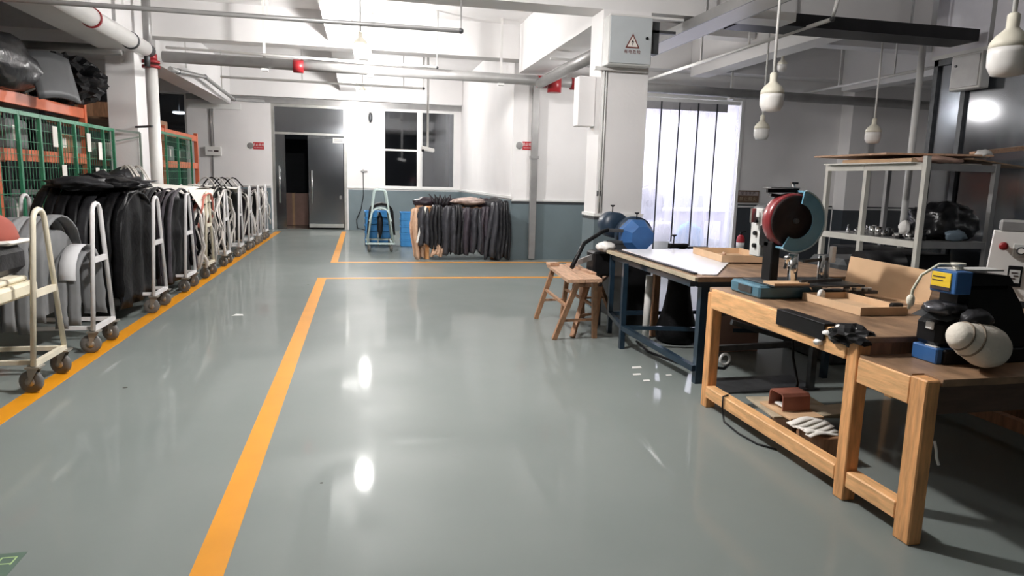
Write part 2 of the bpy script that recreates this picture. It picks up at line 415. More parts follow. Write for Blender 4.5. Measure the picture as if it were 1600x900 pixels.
# back windows -------------------------------------------------------
def window(nm,x0,x1,z0,z1,split=None):
    f=MB(); t=.045; y0,y1=BY+.02,BY+.09
    f.box((x0,y0,z0),(x0+t,y1,z1)).box((x1-t,y0,z0),(x1,y1,z1)).box((x0+t,y0,z0),(x1-t,y1,z0+t)).box((x0+t,y0,z1-t),(x1-t,y1,z1))
    if split: f.box((x0+t,y0,split-.025),(x1-t,y1,split+.025))
    o=struct(nm,f,RAILW)
    zs=[z0+t,z1-t] if not split else [z0+t,split-.025,split+.025,z1-t]
    for k in range(0,len(zs),2): struct('pane',plain((x0+t,y0+.03,zs[k]),(x1-t,y0+.037,zs[k+1])),GLASS,o)
    return o
window('window_1',.60,1.57,1.20,3.33,2.24)
window('window_2',1.63,2.60,1.20,3.33)
struct('trim_2',plain((1.57,BY-.01,1.20),(1.63,BY+.12,3.33)),RAILW)
struct('trim_3',plain((-4.43,BY-.05,3.36),(2.75,BY-.001,3.50)),PIPEG)
window('window_3',-8.8,-4.45,.90,3.52)
# dark outside rooms beyond the back wall
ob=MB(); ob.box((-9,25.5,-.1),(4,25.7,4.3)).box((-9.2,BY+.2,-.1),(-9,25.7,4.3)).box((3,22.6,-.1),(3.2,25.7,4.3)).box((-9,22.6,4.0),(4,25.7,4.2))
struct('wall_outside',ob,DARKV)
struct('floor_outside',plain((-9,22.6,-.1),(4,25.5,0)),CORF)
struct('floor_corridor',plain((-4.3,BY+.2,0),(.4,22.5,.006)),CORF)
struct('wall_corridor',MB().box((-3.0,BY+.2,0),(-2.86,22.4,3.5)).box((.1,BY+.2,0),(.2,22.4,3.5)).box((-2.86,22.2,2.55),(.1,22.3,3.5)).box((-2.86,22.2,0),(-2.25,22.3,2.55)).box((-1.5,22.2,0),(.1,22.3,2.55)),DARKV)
tl=thing('lamp_reflection_disc','small round white glowing disc standing in for a lamp reflection in the dark far left window','light',(-5.6,24,3.30))  # glowing disc added in place of a lamp reflection on the glass
obj('shade',MB().lathe([(.05,.06),(.19,.05),(.19,0),(.10,-.02)],(-5.6,24,3.30)),mat('reflection glow',(1,1,1),.5,emit=(1,1,1),es=3.),tl)
obj('rod',MB().cyl((-5.6,24,3.36),(-5.6,24,4.0),.015),STEELD,tl)
cb=thing('cardboard_carton','large brown carton standing in the dark corridor beyond the glass door','box',(-2.0,21.6,0))
obj('body',MB().box((-2.42,21.3,.01),(-1.55,21.9,.95)),BROWNB,cb)
obj('tape',MB().box((-2.0,21.29,.01),(-1.93,21.3,.95)).box((-2.0,21.3,.95),(-1.93,21.9,.953)),CARD,cb)
# glass portal
d1=struct('door_1',MB().box((-2.36,BY+.02,0),(-2.28,BY+.12,3.36)).box((-.47,BY+.02,0),(-.39,BY+.12,3.36)).box((-2.28,BY+.02,3.28),(-.47,BY+.12,3.36)).box((-2.28,BY+.04,2.56),(-.47,BY+.10,2.62)),TILEB)
struct('transom_pane',plain((-2.28,BY+.06,2.62),(-.47,BY+.068,3.28)),GLASSD,d1)
struct('fixed_pane',plain((-2.28,BY+.06,.02),(-2.02,BY+.068,2.56)),GLASSD,d1)
dl=struct('door_2',plain((-1.42,BY+.02,.16),(-.49,BY+.035,2.52)),GLASSD)
struct('bottom_rail',MB().box((-1.42,BY+.005,.06),(-.49,BY+.05,.16)),TILEB,dl)
struct('top_rail',MB().box((-1.42,BY+.005,2.48),(-.49,BY+.05,2.55)),STEELD,dl)
struct('handle',MB().cyl((-1.33,BY-.05,.72),(-1.33,BY-.05,1.62),.022).cyl((-1.33,BY-.05,.85),(-1.33,BY+.02,.85),.012).cyl((-1.33,BY-.05,1.5),(-1.33,BY+.02,1.5),.012),CHROME,dl)
struct('lock',MB().box((-.60,BY+.0,.85),(-.54,BY+.02,.95)),CHROME,dl)
struct('side_handle',MB().cyl((-2.17,BY-.03,.72),(-2.17,BY-.03,1.72),.022).cyl((-2.17,BY-.03,.85),(-2.17,BY+.06,.85),.012),CHROME,d1)
nt=thing('door_notice','small white paper notice on the upper glass door','sign',(-.62,BY-.01,2.42))
obj('sheet',plain((-.76,BY+.000,2.37),(-.47,BY+.004,2.51)),WPAPER,nt)
obj('print',MB().box((-.73,BY-.002,2.46),(-.50,BY,2.475)).box((-.73,BY-.002,2.42),(-.50,BY,2.435)),PIPEG,nt)

# side room behind the strip curtain -----------------------------------
RW=mat('side room paint',(.86,.84,.88),.6,var=.03)
sr=MB().box((4.4,18.3,0),(9.6,18.5,3.5)).box((4.2,13.0,0),(4.4,18.5,3.5)).box((9.6,13.0,0),(9.8,18.5,3.5)).box((4.2,13.0,3.5),(9.8,18.5,3.6))
struct('wall_side_room',sr,RW)
struct('trim_5',MB().box((5.25,WY-.015,0),(5.31,WY+.21,3.22)).box((7.39,WY-.015,0),(7.45,WY+.21,3.22)).box((5.31,WY-.015,3.16),(7.39,WY+.21,3.22)),RAILW)
al=bpy.data.lights.new('side room panel','AREA'); al.energy=ROOM_E; al.shape='RECTANGLE'; al.size=3.6; al.size_y=3.2; al.color=(.97,.97,1)
ao=bpy.data.objects.new('side room panel',al); COL.objects.link(ao); ao.location=(7,15.8,3.45)
sc=thing('strip_curtain','clear plastic strip curtain hanging across the bright doorway','curtain',(6.35,WY,0))
obj('rail',MB().box((5.32,WY+.02,3.08),(7.38,WY+.07,3.15)),RAILW,sc)
xs=[5.33,5.68,6.06,6.46,6.86]; x1s=[5.70,6.08,6.48,6.88,7.37]
for i,(a,b) in enumerate(zip(xs,x1s)):
    yo=.03+.012*(i%2)
    def f(u,v,a=a,b=b,yo=yo,i=i):
        z=3.08-v*(3.0-(.28 if i==1 else 0)); x=a+(b-a)*u-.015*v
        return (x,WY+yo+.012*math.sin(u*5+i)+.012*math.sin(v*4+i*2),z)
    obj('strip',MB().grid(f,5,10,.003),PVC,sc)
for i,a in enumerate([5.69,6.07,6.47,6.87]):
    zb=.36 if i==1 else .1
    obj('dark_edge',MB().bar((a,WY+.0,3.08),(a-.015,WY+.0,zb),.028,.006),DARKL,sc)
obj('header_band',MB().box((5.33,WY+.006,2.93),(7.1,WY+.012,3.08)),mat('grey band',(.45,.44,.46),.5,var=.1),sc)
# things inside the side room
tb=thing('side_room_table','white topped table with a grey apron inside the bright side room','table',(7.6,16.2,0))
obj('tabletop',MB().box((6.6,15.7,.84),(8.9,16.9,.9),.01),WHITE,tb)
for x in (6.66,8.8):
    for y in (15.76,16.8): obj('leg',MB().box((x,y,0),(x+.06,y+.06,.84)),LILAC,tb)
obj('apron',MB().box((6.66,15.74,.62),(8.86,15.76,.84)),LILAC,tb)
mc=thing('lilac_press_machine','pale lilac machine with round wheel inside the side room','machine',(6.2,15.2,0))
obj('body',MB().box((5.85,15.0,0),(6.5,15.6,.85),.03).box((5.95,15.1,.85),(6.15,15.5,1.35),.03),LILAC,mc)
obj('wheel',MB().lathe([(.05,-.04),(.36,-.04),(.38,0),(.36,.04),(.05,.04)],(6.45,14.93,1.05),(0,-1,0)),PIPEG,mc)
obj('hub',MB().lathe([(.02,-.06),(.08,-.05),(.08,.08),(.02,.08)],(6.45,14.93,1.05),(0,-1,0)),STEELD,mc)
obj('arm',MB().bar((6.05,15.2,1.3),(6.5,15.0,1.45),.06),LILAC,mc)
bk=thing('white_barrel','white plastic barrel standing behind the strip curtain','barrel',(6.35,13.9,0))
obj('body',MB().lathe([(.22,0),(.27,.03),(.28,.55),(.25,.66),(.15,.70)],(6.35,13.9,0)),WHITE,bk)
obj('cap',MB().cyl((6.35,13.9,.70),(6.35,13.9,.75),.07),WHITE,bk)
bb=obj('blue_bag',MB().blob((7.0,13.9,.32),(.30,.26,.36),.3,2.5,3,3.,0.),BLUEB); tag(bb,'sky blue plastic bag slumped behind the strip curtain','bag')
for k in range(6):
    x=5.6+k*.45; b=MB().box((x,18.15,1.15),(x+.16,18.28,1.15+.35+.12*((k*7)%3)),.01)
    tag(obj('hanging_tool',b,LILAC),'pale lilac tool holder on the back wall of the side room','tool','tool holders on the side room back wall')
struct('trim_4',plain((4.4,18.28,0),(9.6,18.3,1.2)),mat('lilac wainscot',(.42,.44,.56),.5,var=.08),None)

# right glass partition -------------------------------------------------
PX=7.5
pw=struct('wall_partition',plain((PX,2.0,3.27),(PX+.12,8.2,CEIL)),mat('partition panel paint',(.80,.79,.84),.5,var=.05))
struct('bottom_edge',plain((PX-.01,2.0,3.22),(PX+.13,8.2,3.27)),RAILW,pw)
struct('seam',plain((PX-.004,7.30,3.27),(PX,7.36,CEIL)),PIPEG,pw)
w4=MB(); t=.07
for y in (8.10,7.62,6.2,4.8,3.4,2.0): w4.box((PX+.01,y,0),(PX+.09,y+t,3.22))
w4.box((PX+.01,2.0,0),(PX+.09,8.17,.12)).box((PX+.01,2.0,3.14),(PX+.09,8.17,3.22))
w4=struct('window_4',w4,STEELD)
ys=[2.07,3.4,3.47,4.8,4.87,6.2,6.27,7.62,7.69,8.10]
for k in range(0,10,2): struct('pane',plain((PX+.05,ys[k],.12),(PX+.057,ys[k+1],3.14)),GLASSR,w4)
struct('wall_glass_room',MB().box((8.6,2.0,0),(8.75,8.0,CEIL)).box((PX+.13,8.0,0),(12.1,8.1,3.4)),WHITE)
po=obj('steel_pole',MB().cyl((PX-.08,8.3,0),(PX-.08,8.3,3.43),.045).cyl((PX-.08,8.3,0),(PX-.08,8.3,.02),.10),PIPEW); tag(po,'tall white pole standing at the end of the glass partition','pole')
eb=thing('wall_box','small grey electrical box mounted high on the glass partition','box',(PX-.1,7.5,2.77))
obj('case',MB().box((PX-.14,7.27,2.76),(PX,7.73,3.2),.01),SWG,eb)
obj('door_panel',MB().box((PX-.15,7.30,2.79),(PX-.14,7.70,3.17),.003),PIPEG,eb)
obj('lock',MB().cyl((PX-.165,7.64,3.06),(PX-.15,7.64,3.06),.015),STEELD,eb)

# ================================================================== PIPES
def tagpipe(o,l): return tag(o,l,'pipe')
MPY=12.0
mp=thing('main_water_pipe','large grey water pipe running across the room under the beams','pipe',(-3.0,MPY,3.2))
obj('pipe_run',MB().cyl((-3.0,MPY,3.25),(12.0,MPY,3.16),.085),PIPEG,mp)
for x in (-1.06,3.0,3.6): obj('coupling',MB().cyl((x,MPY,3.235-.006*(x+3)),(x+.16,MPY,3.233-.006*(x+3)),.105),REDC,mp)
for x in (-1.5,.15,2.35,6.7):
    z=3.25-.006*(x+3)
    obj('hanger',MB().box((x-.02,MPY-.01,z-.10),(x+.02,MPY+.01,3.62 if False else CEIL)).box((x-.05,MPY-.05,z-.12),(x+.05,MPY+.05,z-.085)),PIPEW,mp)
vp=thing('vertical_water_pipe','thick white vertical water pipe in front of the left column','pipe',(-3.0,11.5,0))
obj('lower_run',MB().cyl((-3.04,11.5,0),(-3.04,11.5,3.03),.085,seg=20),PIPEW,vp)
obj('upper_run',MB().cyl((-3.1,11.62,3.1),(-3.1,11.62,CEIL),.062,seg=20),PIPEG,vp)
obj('flange',MB().cyl((-3.04,11.5,3.0),(-3.04,11.5,3.04),.125).cyl((-3.04,11.5,3.07),(-3.04,11.5,3.11),.125).cyl((-3.04,11.5,3.11),(-3.04,11.5,3.2),.09),REDC,vp)
obj('bracket',MB().bar((-3.36,11.73,2.15),(-3.04,11.40,2.15),.03),STEELD,vp)
lp=thing('long_white_pipe','fat white pipe running along the ceiling above the left racks','pipe',(-3.05,8,3.2))
obj('pipe_run',MB().cyl((-3.05,1.0,3.22),(-3.05,11.25,3.24),.105,seg=20),PIPEW,lp)
for y in (7.95,9.2,10.6): obj('clamp',MB().lathe([(.106,0),(.118,0),(.118,.04),(.106,.04)],(-3.05,y,3.235),(0,1,0)),REDC if y<10 else STEELD,lp)
for y in (8.6,10.0): obj('hanger',MB().box((-3.07,y,3.36),(-3.03,y+.02,CEIL)),STEEL,lp)
obj('end_valve',MB().cyl((-3.05,11.25,3.24),(-3.05,11.45,3.24),.10).cyl((-3.05,11.35,3.0),(-3.05,11.35,3.24),.04),STEELD,lp)
lx=obj('cross_pipe',MB().cyl((-8.7,11.6,3.20),(-3.45,11.6,3.24),.075),PIPEG); tagpipe(lx,'grey pipe crossing behind the black bundle on the left rack')
tr=obj('dark_conduit',MB().tube([(-8,8.3,3.25),(-5,8.3,3.22),(-3.6,8.1,3.22),(-3.35,8.0,3.24)],.03),STEELD); tagpipe(tr,'thin dark cable running in from the upper left corner')
# sprinkler lines
def sprinkler(lbl,pts,r,m,hang=()):
    t=thing('sprinkler_pipe',lbl,'pipe',pts[0])
    obj('pipe_run',MB().tube(pts,r,8),m,t)
    for p in hang: obj('hanger',MB().box((p[0]-.012,p[1]-.012,p[2]),(p[0]+.012,p[1]+.012,CEIL)),PIPEW,t)
    for p in pts[1:-1]: obj('elbow',MB().blob(p,(r*1.25,r*1.25,r*1.25),0,1,2),STEELD,t)
    return t
sprinkler('thin sprinkler pipe crossing the top of the view and turning up at its end',[(-6.0,7.5,3.02),(1.03,7.5,3.03),(1.03,7.5,CEIL)],.024,PIPEG,[(-.9,7.5,3.02),(-2.2,7.5,3.02)])
sprinkler('thin white pipe running just above the main water pipe with an upturned end',[(-2.9,11.8,3.36),(1.23,11.8,3.30),(1.23,11.8,CEIL)],.022,PIPEW,[(-.05,11.8,3.3)])
sprinkler('thin white pipe behind the main water pipe ending under the second lamp',[(-2.8,15.5,3.43),(1.33,15.5,3.41),(1.33,15.5,CEIL)],.026,PIPEW,[(-1.2,15.5,3.41),(.9,15.5,3.41)])
sprinkler('slanting grey pipe running back from the vertical pipe toward the far wall',[(-2.8,11.6,3.02),(-2.86,12.3,3.08),(-3.1,15.5,3.41),(-3.05,18.5,3.28),(-2.4,18.9,3.3)],.04,PIPEG,[(-3.0,13.5,3.3),(-3.05,17,3.35)])
sprinkler('thin sprinkler pipe rising toward the camera right of the grey box',[(4.92,11.9,3.30),(4.97,6.88,3.30),(4.97,6.80,3.55),],.024,PIPEW,[(4.94,9.8,3.3),(4.95,8.5,3.3)])
sprinkler('thin sprinkler pipe in the dark bay beside the glass partition',[(8.4,12.3,3.30),(8.25,9.0,3.30)],.024,PIPEW,[(8.35,11.2,3.3),(8.28,9.8,3.3)])
pb=thing('beam_side_pipe','grey pipe running under the long beam back to the column','pipe',(3.05,10,3.1))
obj('pipe_run',MB().cyl((3.02,11.9,3.16),(2.98,8.28,3.14),.085),PIPEG,pb)
obj('coupling',MB().cyl((3.25,11.8,3.0),(3.25,11.8,3.28),.12),REDC,pb)
obj('brace',MB().box((2.74,10.2,3.27),(3.2,10.24,3.30)),PIPEW,pb)
# cable trays
ct=thing('cable_tray','white steel cable tray hanging from the ceiling beyond the grey box','cable tray',(3.8,8,3.3))
obj('tray_bottom',MB().box((3.72,5.8,3.27),(4.02,10.1,3.285)),BULB,ct)
obj('side_wall',MB().box((3.70,5.8,3.27),(3.72,10.1,3.38)),PIPEG,ct)
obj('side_wall',MB().box((4.02,5.8,3.27),(4.04,10.1,3.38)),PIPEG,ct)
obj('branch_tray',MB().box((4.04,7.0,3.27),(4.6,7.25,3.285)).box((4.04,6.98,3.27),(4.6,7.0,3.36)).box((4.04,7.25,3.27),(4.6,7.27,3.36)),PIPEW,ct)
for y in (6.4,7.6,9.0): obj('hanger',MB().box((3.86,y,3.285),(3.88,y+.015,CEIL if y<7.79 or y>8.2 else 3.44)),STEEL,ct)
vd=thing('beam_shade_band','long flat black band added for the shade under the cross beam of the right bay','shade band',(5.7,6.9,3.45))
obj('black_band',MB().box((4.15,7.30,3.30),(7.3,7.72,3.44)),BLACKP,vd)  # black box painting in the shaded underside of the beam
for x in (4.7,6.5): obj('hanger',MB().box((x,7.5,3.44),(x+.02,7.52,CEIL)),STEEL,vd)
# camera on a pole
cc=thing('security_camera','white camera on a long thin pole in front of the back window','camera',(1.38,15,2.05))
obj('pole',MB().cyl((1.38,15,2.15),(1.38,15,CEIL),.025),PIPEW,cc)
obj('second_pole',MB().cyl((1.30,15,3.55),(1.30,15,CEIL),.012),PIPEW,cc)
obj('body',MB().box((1.24,14.9,2.05),(1.52,15.02,2.14),.02,Matrix.Rotation(.2,3,'Y')),BULB,cc)
obj('lens',MB().cyl((1.27,14.85,2.06),(1.27,14.9,2.07),.03),BLACKP,cc)
dt=thing('wall_siren','small grey oval siren on the white wall beside the glass door','alarm',(.25,BY-.05,3.05))
obj('body',MB().blob((.25,BY-.04,3.09),(.055,.04,.14),0,1,3),STEELD,dt)
obj('rim',MB().box((.19,BY-.03,2.95),(.31,BY-.005,3.23),.02),SWG,dt)
wc=obj('black_cable',MB().tube([(.04,BY-.06,1.60),(.05,BY-.06,1.0),(-.02,BY-.06,.6),(-.15,BY-.06,.3),(-.12,BY-.08,.06),(.1,BY-.2,.012),(.45,BY-.5,.012)],.012,6),BLACKP); tag(wc,'thin black cable hanging down the wall to the floor by the blue crates','cable')
oc=obj('wall_outlet_bracket',MB().box((-.02,BY-.04,1.62),(.16,BY-.0,1.65)).box((.02,BY-.05,1.60),(.07,BY-.0,1.68)),PIPEG); tag(oc,'small grey bracket holding the black cable on the wall','bracket')
lb=thing('wall_control_box','white wall box with dark lettering above the left carts','box',(-3.8,BY-.05,2.0))
obj('case',MB().box((-4.02,BY-.09,1.93),(-3.62,BY,2.17),.01),BULB,lb)
obj('print_line',MB().box((-3.95,BY-.092,2.04),(-3.83,BY-.09,2.06)).box((-3.80,BY-.092,2.03),(-3.68,BY-.09,2.075)),INKD,lb)
obj('conduit',MB().cyl((-3.86,BY-.03,2.17),(-3.86,BY-.03,3.4),.018).cyl((-3.80,BY-.03,2.17),(-3.80,BY-.03,3.4),.012).cyl((-3.84,BY-.03,.1),(-3.84,BY-.03,1.93),.018),PIPEG,lb)
vr=obj('wall_trunking',MB().box((-4.40,BY-.05,3.14),(-3.1,BY-.0,3.30)),RAILW); tag(vr,'white cable trunking high on the left back wall','trunking')

def nosmoke(x,y,z,w,h,lbl):
    s=thing('no_smoking_sign',lbl,'sign',(x,y,z))
    obj('plate',MB().box((x-w/2-h*.55,y-.006,z),(x+w/2,y,z+h)),RAILW,s)
    obj('red_field',MB().box((x-w/2+h*.35,y-.010,z+.004),(x+w/2,y-.006,z+h)),SIGNR,s)
    cx_=x-w/2-h*.02
    obj('ring',MB().lathe([(h*.34,0),(h*.44,0),(h*.44,.004),(h*.34,.004)],(cx_,y-.007,z+h/2),(0,-1,0)),PIPEG,s)
    obj('slash',MB().bar((cx_-h*.26,y-.009,z+h*.76),(cx_+h*.26,y-.009,z+h*.24),h*.06,.004),PIPEG,s)
    obj('pictogram',MB().box((cx_-h*.2,y-.008,z+h*.45),(cx_+h*.2,y-.006,z+h*.53)),INKD,s)
    tx=x+h*.18
    text('lettering','禁止吸烟',h*.40,(tx,y-.011,z+h*.64),PI/2,s,RAILW)
    text('lettering','NO SMOKING',h*.19,(tx,y-.011,z+h*.25),PI/2,s,RAILW)
nosmoke(3.03,WY-.0,2.06,.28,.155,'red and white no smoking sign on the wall left of the downpipe')
nosmoke(-2.72,BY-.0,2.13,.34,.19,'small red no smoking sign on the white wall left of the glass door')
bs=thing('brown_wall_sign','small brown two line sign on the grey wall right of the strip curtain','sign',(7.68,WY-.01,1.17))
obj('plate',MB().box((7.44,WY-.012,1.165),(7.93,WY,1.41)),SIGNB,bs)
obj('upper_field',MB().box((7.46,WY-.014,1.31),(7.91,WY-.012,1.385)),mat('sign pale field',(.45,.38,.37),.5,var=.08),bs)
text('lettering','安全生产',.075,(7.68,WY-.016,1.347),PI/2,bs,INKD,spacing=1.3)
text('lettering','禁止烟火',.09,(7.68,WY-.016,1.235),PI/2,bs,mat('sign buff',(.42,.34,.24),.5,var=.08),spacing=1.2)

# distribution box on the column ---------------------------------------
db=thing('electrical_panel_box','grey electrical box with a warning triangle on the front of the column','electrical box',(2.95,7.6,2.79))
obj('case',MB().box((2.69,7.56,2.80),(3.20,7.76,3.33),.008),SWG,db)
obj('door_panel',MB().box((2.70,7.545,2.82),(3.19,7.56,3.32),.004),mat('box door enamel',(.50,.535,.55),.4,var=.04),db)
obj('lock',MB().cyl((3.13,7.53,3.10),(3.13,7.546,3.10),.016),BLACKP,db)
tx_,tz_=2.965,3.04
def tri(s,y0): return [(tx_-.085*s,y0,tz_-.055*s),(tx_+.085*s,y0,tz_-.055*s),(tx_,y0,tz_+.105*s)]
obj('warning_triangle',MB().prism(tri(1,7.545),(0,-.002,0)),INKR,db)
obj('triangle_field',MB().prism(tri(.72,7.543),(0,-.002,0)),WPAPER,db)
obj('lightning_bolt',MB().prism([(tx_+.012,7.541,tz_+.06),(tx_-.020,7.541,tz_+.005),(tx_-.002,7.541,tz_+.008),(tx_-.008,7.541,tz_-.032),(tx_+.018,7.541,tz_+.022),(tx_+.002,7.541,tz_+.018)],(0,-.0015,0)),INKD,db)
text('lettering','有电危险',.045,(tx_,7.543,2.945),PI/2,db,INKR,spacing=1.25)
obj('bracket_bar',MB().box((2.60,7.72,2.765),(3.24,7.79,2.80)),PIPEW,db)
obj('bracket_bar',MB().box((2.72,7.62,3.335),(3.6,7.66,3.36)),PIPEW,db)
obj('cable_duct',MB().box((3.20,7.60,2.95),(3.30,7.70,3.3)).box((3.21,7.6,3.18),(3.5,7.66,3.21)),STEELD,db)
wbx=obj('white_wall_box',MB().box((2.49,7.95,2.15),(2.695,8.15,2.72),.008),WHITE); tag(wbx,'plain white box fixed to the left side of the column','box')
cdt=obj('column_conduit',MB().cyl((2.73,7.78,1.15),(2.73,7.78,3.34),.013).cyl((2.76,7.78,1.15),(2.76,7.78,2.76),.008),RAILW); tag(cdt,'thin white conduit up the front edge of the column','conduit')
bxk=obj('column_hook',MB().box((2.71,7.77,1.34),(2.75,7.80,1.40)),STEELD); tag(bxk,'tiny dark hook on the column above the rail','hook')

# ================================================================== LAMPS
def bulb(name,lbl,x,y,z,lit,s=1.,group=None,top=CEIL):
    t=thing(name,lbl,'lamp',(x,y,z-.12*s),group)
    r=.098*s
    obj('bulb',MB().lathe([(.02*s,-.115*s),(r*.75,-.105*s),(r*.97,-.06*s),(r,0),(r,.03*s)],(x,y,z)),{0:BULB,1:BULBON,2:BULBN,3:BULBFILL}[int(lit)],t)
    obj('collar',MB().lathe([(r,.03*s),(r*.96,.06*s),(r*.74,.095*s),(r*.45,.12*s),(.030*s,.135*s),(.030*s,.20*s),(.018*s,.21*s)],(x,y,z)),BULBC,t)
    obj('rod',MB().cyl((x,y,z+.20*s),(x,y,top),.012),PIPEW,t)
    return t
bulb('pendant_lamp','lit white bulb hanging in front of the main water pipe',.0,11,3.40,True,1.1)
bulb('pendant_lamp','lit white bulb hanging farthest back near the back wall',.04,17.3,3.46,True,1.05)
bulb('pendant_lamp','lit white bulb above the work benches outside the picture',0,4.5,3.5,2,1.05)
bulb('pendant_lamp','lit fill bulb added out of sight behind the column to brighten the right bay',4.05,10.8,3.0,3,.9)  # added unseen bulb, fills the right bay with light
bulb('pendant_lamp','unlit white bulb on a rod above the white topped table',3.42,5.44,2.245,False)
bulb('pendant_lamp','small unlit bulb below and behind the rod of a larger one',5.17,8.4,2.22,False,top=CEIL)
bulb('pendant_lamp','unlit white bulb hanging in the dark bay above the storage rack',6.5,7.95,2.20,False,top=3.44)
bulb('pendant_lamp','largest unlit bulb cut off by the right edge of the picture',3.34,3.14,2.22,False)
bulb('pendant_lamp','small unlit bulb high behind the rod near the ceiling pipes',6.42,10.0,3.36,False,.75,top=CEIL)

# ================================================================== CARTS
def wheel_mb(x,y,r=.055,ang=0.):
    c,s=math.cos(ang),math.sin(ang)
    return MB().lathe([(r*.45,-.016),(r*.92,-.018),(r,-.010),(r,.010),(r*.92,.018),(r*.45,.016)],(x,y,r+.001),(c,s,0),20)
def caster(parent,x,y,ang,tyre=None):
    r=.078; c,s=math.cos(ang),math.sin(ang)
    ox,oy=-s*.03,c*.03
    cs=obj('caster',MB().prism([(x-c*.024+ox,y-s*.024+oy,r*.8),(x-c*.024-ox*1.1,y-s*.024-oy*1.1,r*2.25),(x-c*.024+ox*1.4,y-s*.024+oy*1.4,r*2.25)],(c*.003,s*.003,0))
        .prism([(x+c*.024+ox,y+s*.024+oy,r*.8),(x+c*.024-ox*1.1,y+s*.024-oy*1.1,r*2.25),(x+c*.024+ox*1.4,y+s*.024+oy*1.4,r*2.25)],(-c*.003,-s*.003,0))
        .box((x-.045,y-.045,r*2.25),(x+.045,y+.045,r*2.4)),HUB,parent)
    obj('wheel',wheel_mb(x+ox,y+oy,r,ang),tyre or RUBBER,cs)
    obj('hub',MB().lathe([(.008,-.022),(r*.4,-.020),(r*.4,.020),(.008,.022)],(x+ox,y+oy,r+.001),(c,s,0),12),HUB,cs)
def uframe(x,y,hw,top,zb,r,neck=.09,axis='y'):
    pts=[(-hw,zb)]
    for k in range(9):
        a=PI-PI*k/8; pts.append((neck*math.cos(a),top-neck+neck*math.sin(a)))
    pts.append((hw,zb))
    if axis=='y': return [(x,y+a,z) for a,z in pts]
    return [(x+a,y,z) for a,z in pts]
def cart(yc,lbl,m,x0=-3.40,x1=-2.16,hw=.24,top=1.22,tilt=0.,xb=.66,extra=False,lab=None):
    t=thing('leather_horse_cart',lbl,'cart',((x0+x1)/2,yc,0),'wheeled carts along the left floor line' if extra else None)
    for x in (x1,x0):
        obj('end_frame',MB().tube(uframe(x,yc,hw,top,.19,.019),.019,8),m,t)
        obj('cross_bar',MB().bar((x,yc-.155,xb),(x,yc+.155,xb),.03,.045),m,t)
        obj('foot_bar',MB().bar((x,yc-hw,.20),(x,yc+hw,.20),.035,.035),m,t)
    for s in (-1,1): obj('bottom_rail',MB().bar((x1,yc+s*hw*.8,.205),(x0,yc+s*hw*.8,.205),.03,.03),m,t)
    obj('top_rail',MB().cyl((x1-.25,yc,xb+.03),(x0,yc,xb+.03),.02),m,t)
    for x in (x1,x0):
        for s in (-1,1): caster(t,x,yc+s*hw*.92,random.uniform(1.15,1.9) if x==x1 else 1.3)
    # the padded saddle the leather hangs over
    return t
def arch(x0,x1,yc,hw,top,zb,seed,th=.012,amp=.02,flare=.04):
    """a sheet draped over a rounded saddle, straight flanks hanging down"""
    def f(u,v):
        # u around the arch, v along x
        s=u*2-1
        a=abs(s)
        rr=hw
        if a<.45:
            an=(1-a/.45)*PI/2; y=rr*math.cos(an); z=top-rr*.8+rr*.8*math.sin(an)
        else:
            k=(a-.45)/.55; y=rr+flare*k; z=(top-rr*.8)*(1-k)+zb*k
        y=math.copysign(y,s) if s else 0
        x=x0+(x1-x0)*v
        n=noise.noise(Vector((x*6+seed,y*3,z*2.2)))*amp; n2=noise.noise(Vector((seed*3,y*4,z*9+x*3)))*amp*.7
        return (x+n2,yc+y*(1+n*1.2),z+n)
    return f
def face(t,x,yc,hw,top,zb,seed,m=None):
    def f(u,v):
        y=(u*2-1); z0=zb; a=abs(y)
        zt=top-.8*hw+.8*hw*math.sqrt(max(0,1-a*a))
        z=zt+(z0-zt)*v
        return (x+.03*noise.noise(Vector((seed,y*4,v*5)))+.02*math.sin(y*9+seed),yc+y*hw*(1+.05*v),z)
    obj('front_panel',MB().grid(f,16,10,.012),m or BLK,t)
PLUML=mat('greyish plum edge leather',(.10,.09,.105),.45,var=.3,vscale=10,bump=.2,bscale=20)
ORD=['first','second','third','fourth','fifth','sixth','seventh','eighth','ninth','tenth','eleventh','twelfth']
def load(yc,hw,top,zb,x0,x1,n,mats,lbl,grp,rnd=.05,seed=0,name='leather_sheet',cat='leather',zr=.12):
    rr=random.Random(seed); w=(x1-x0)/n; out=[]
    for k in range(n):
        a=x0+k*w; h=top-rr.uniform(0,rnd); q=hw-rr.uniform(0,rnd*.6); b=zb+rr.uniform(0,zr)
        o=obj(name,MB().grid(arch(a+.004,a+w*1.0-.002,yc+rr.uniform(-.015,.015),q,h,b,seed*5+k),22,3,.012),mats[rr.randrange(len(mats))] if isinstance(mats,list) else mats)
        tag(o,lbl+(', %s from the aisle'%ORD[n-1-k] if n<=12 else ''),cat,grp); out.append(o)
    return out
def saddle(t,yc,hw,top,zb,x0,x1,m=None):
    poly=[]
    for k in range(13):
        a=PI*k/12; poly.append((x0,yc-hw*math.cos(a),top-hw*.8+hw*.8*math.sin(a)))
    poly=[(x0,yc-hw,zb)]+poly+[(x0,yc+hw,zb)]
    obj('saddle_form',MB().prism(poly,(x1-x0,0,0)),m or BLACKP,t)

c1=cart(5.27,'cream wheeled cart nearest the camera at the left edge',CARTC,hw=.25,x1=-2.15)
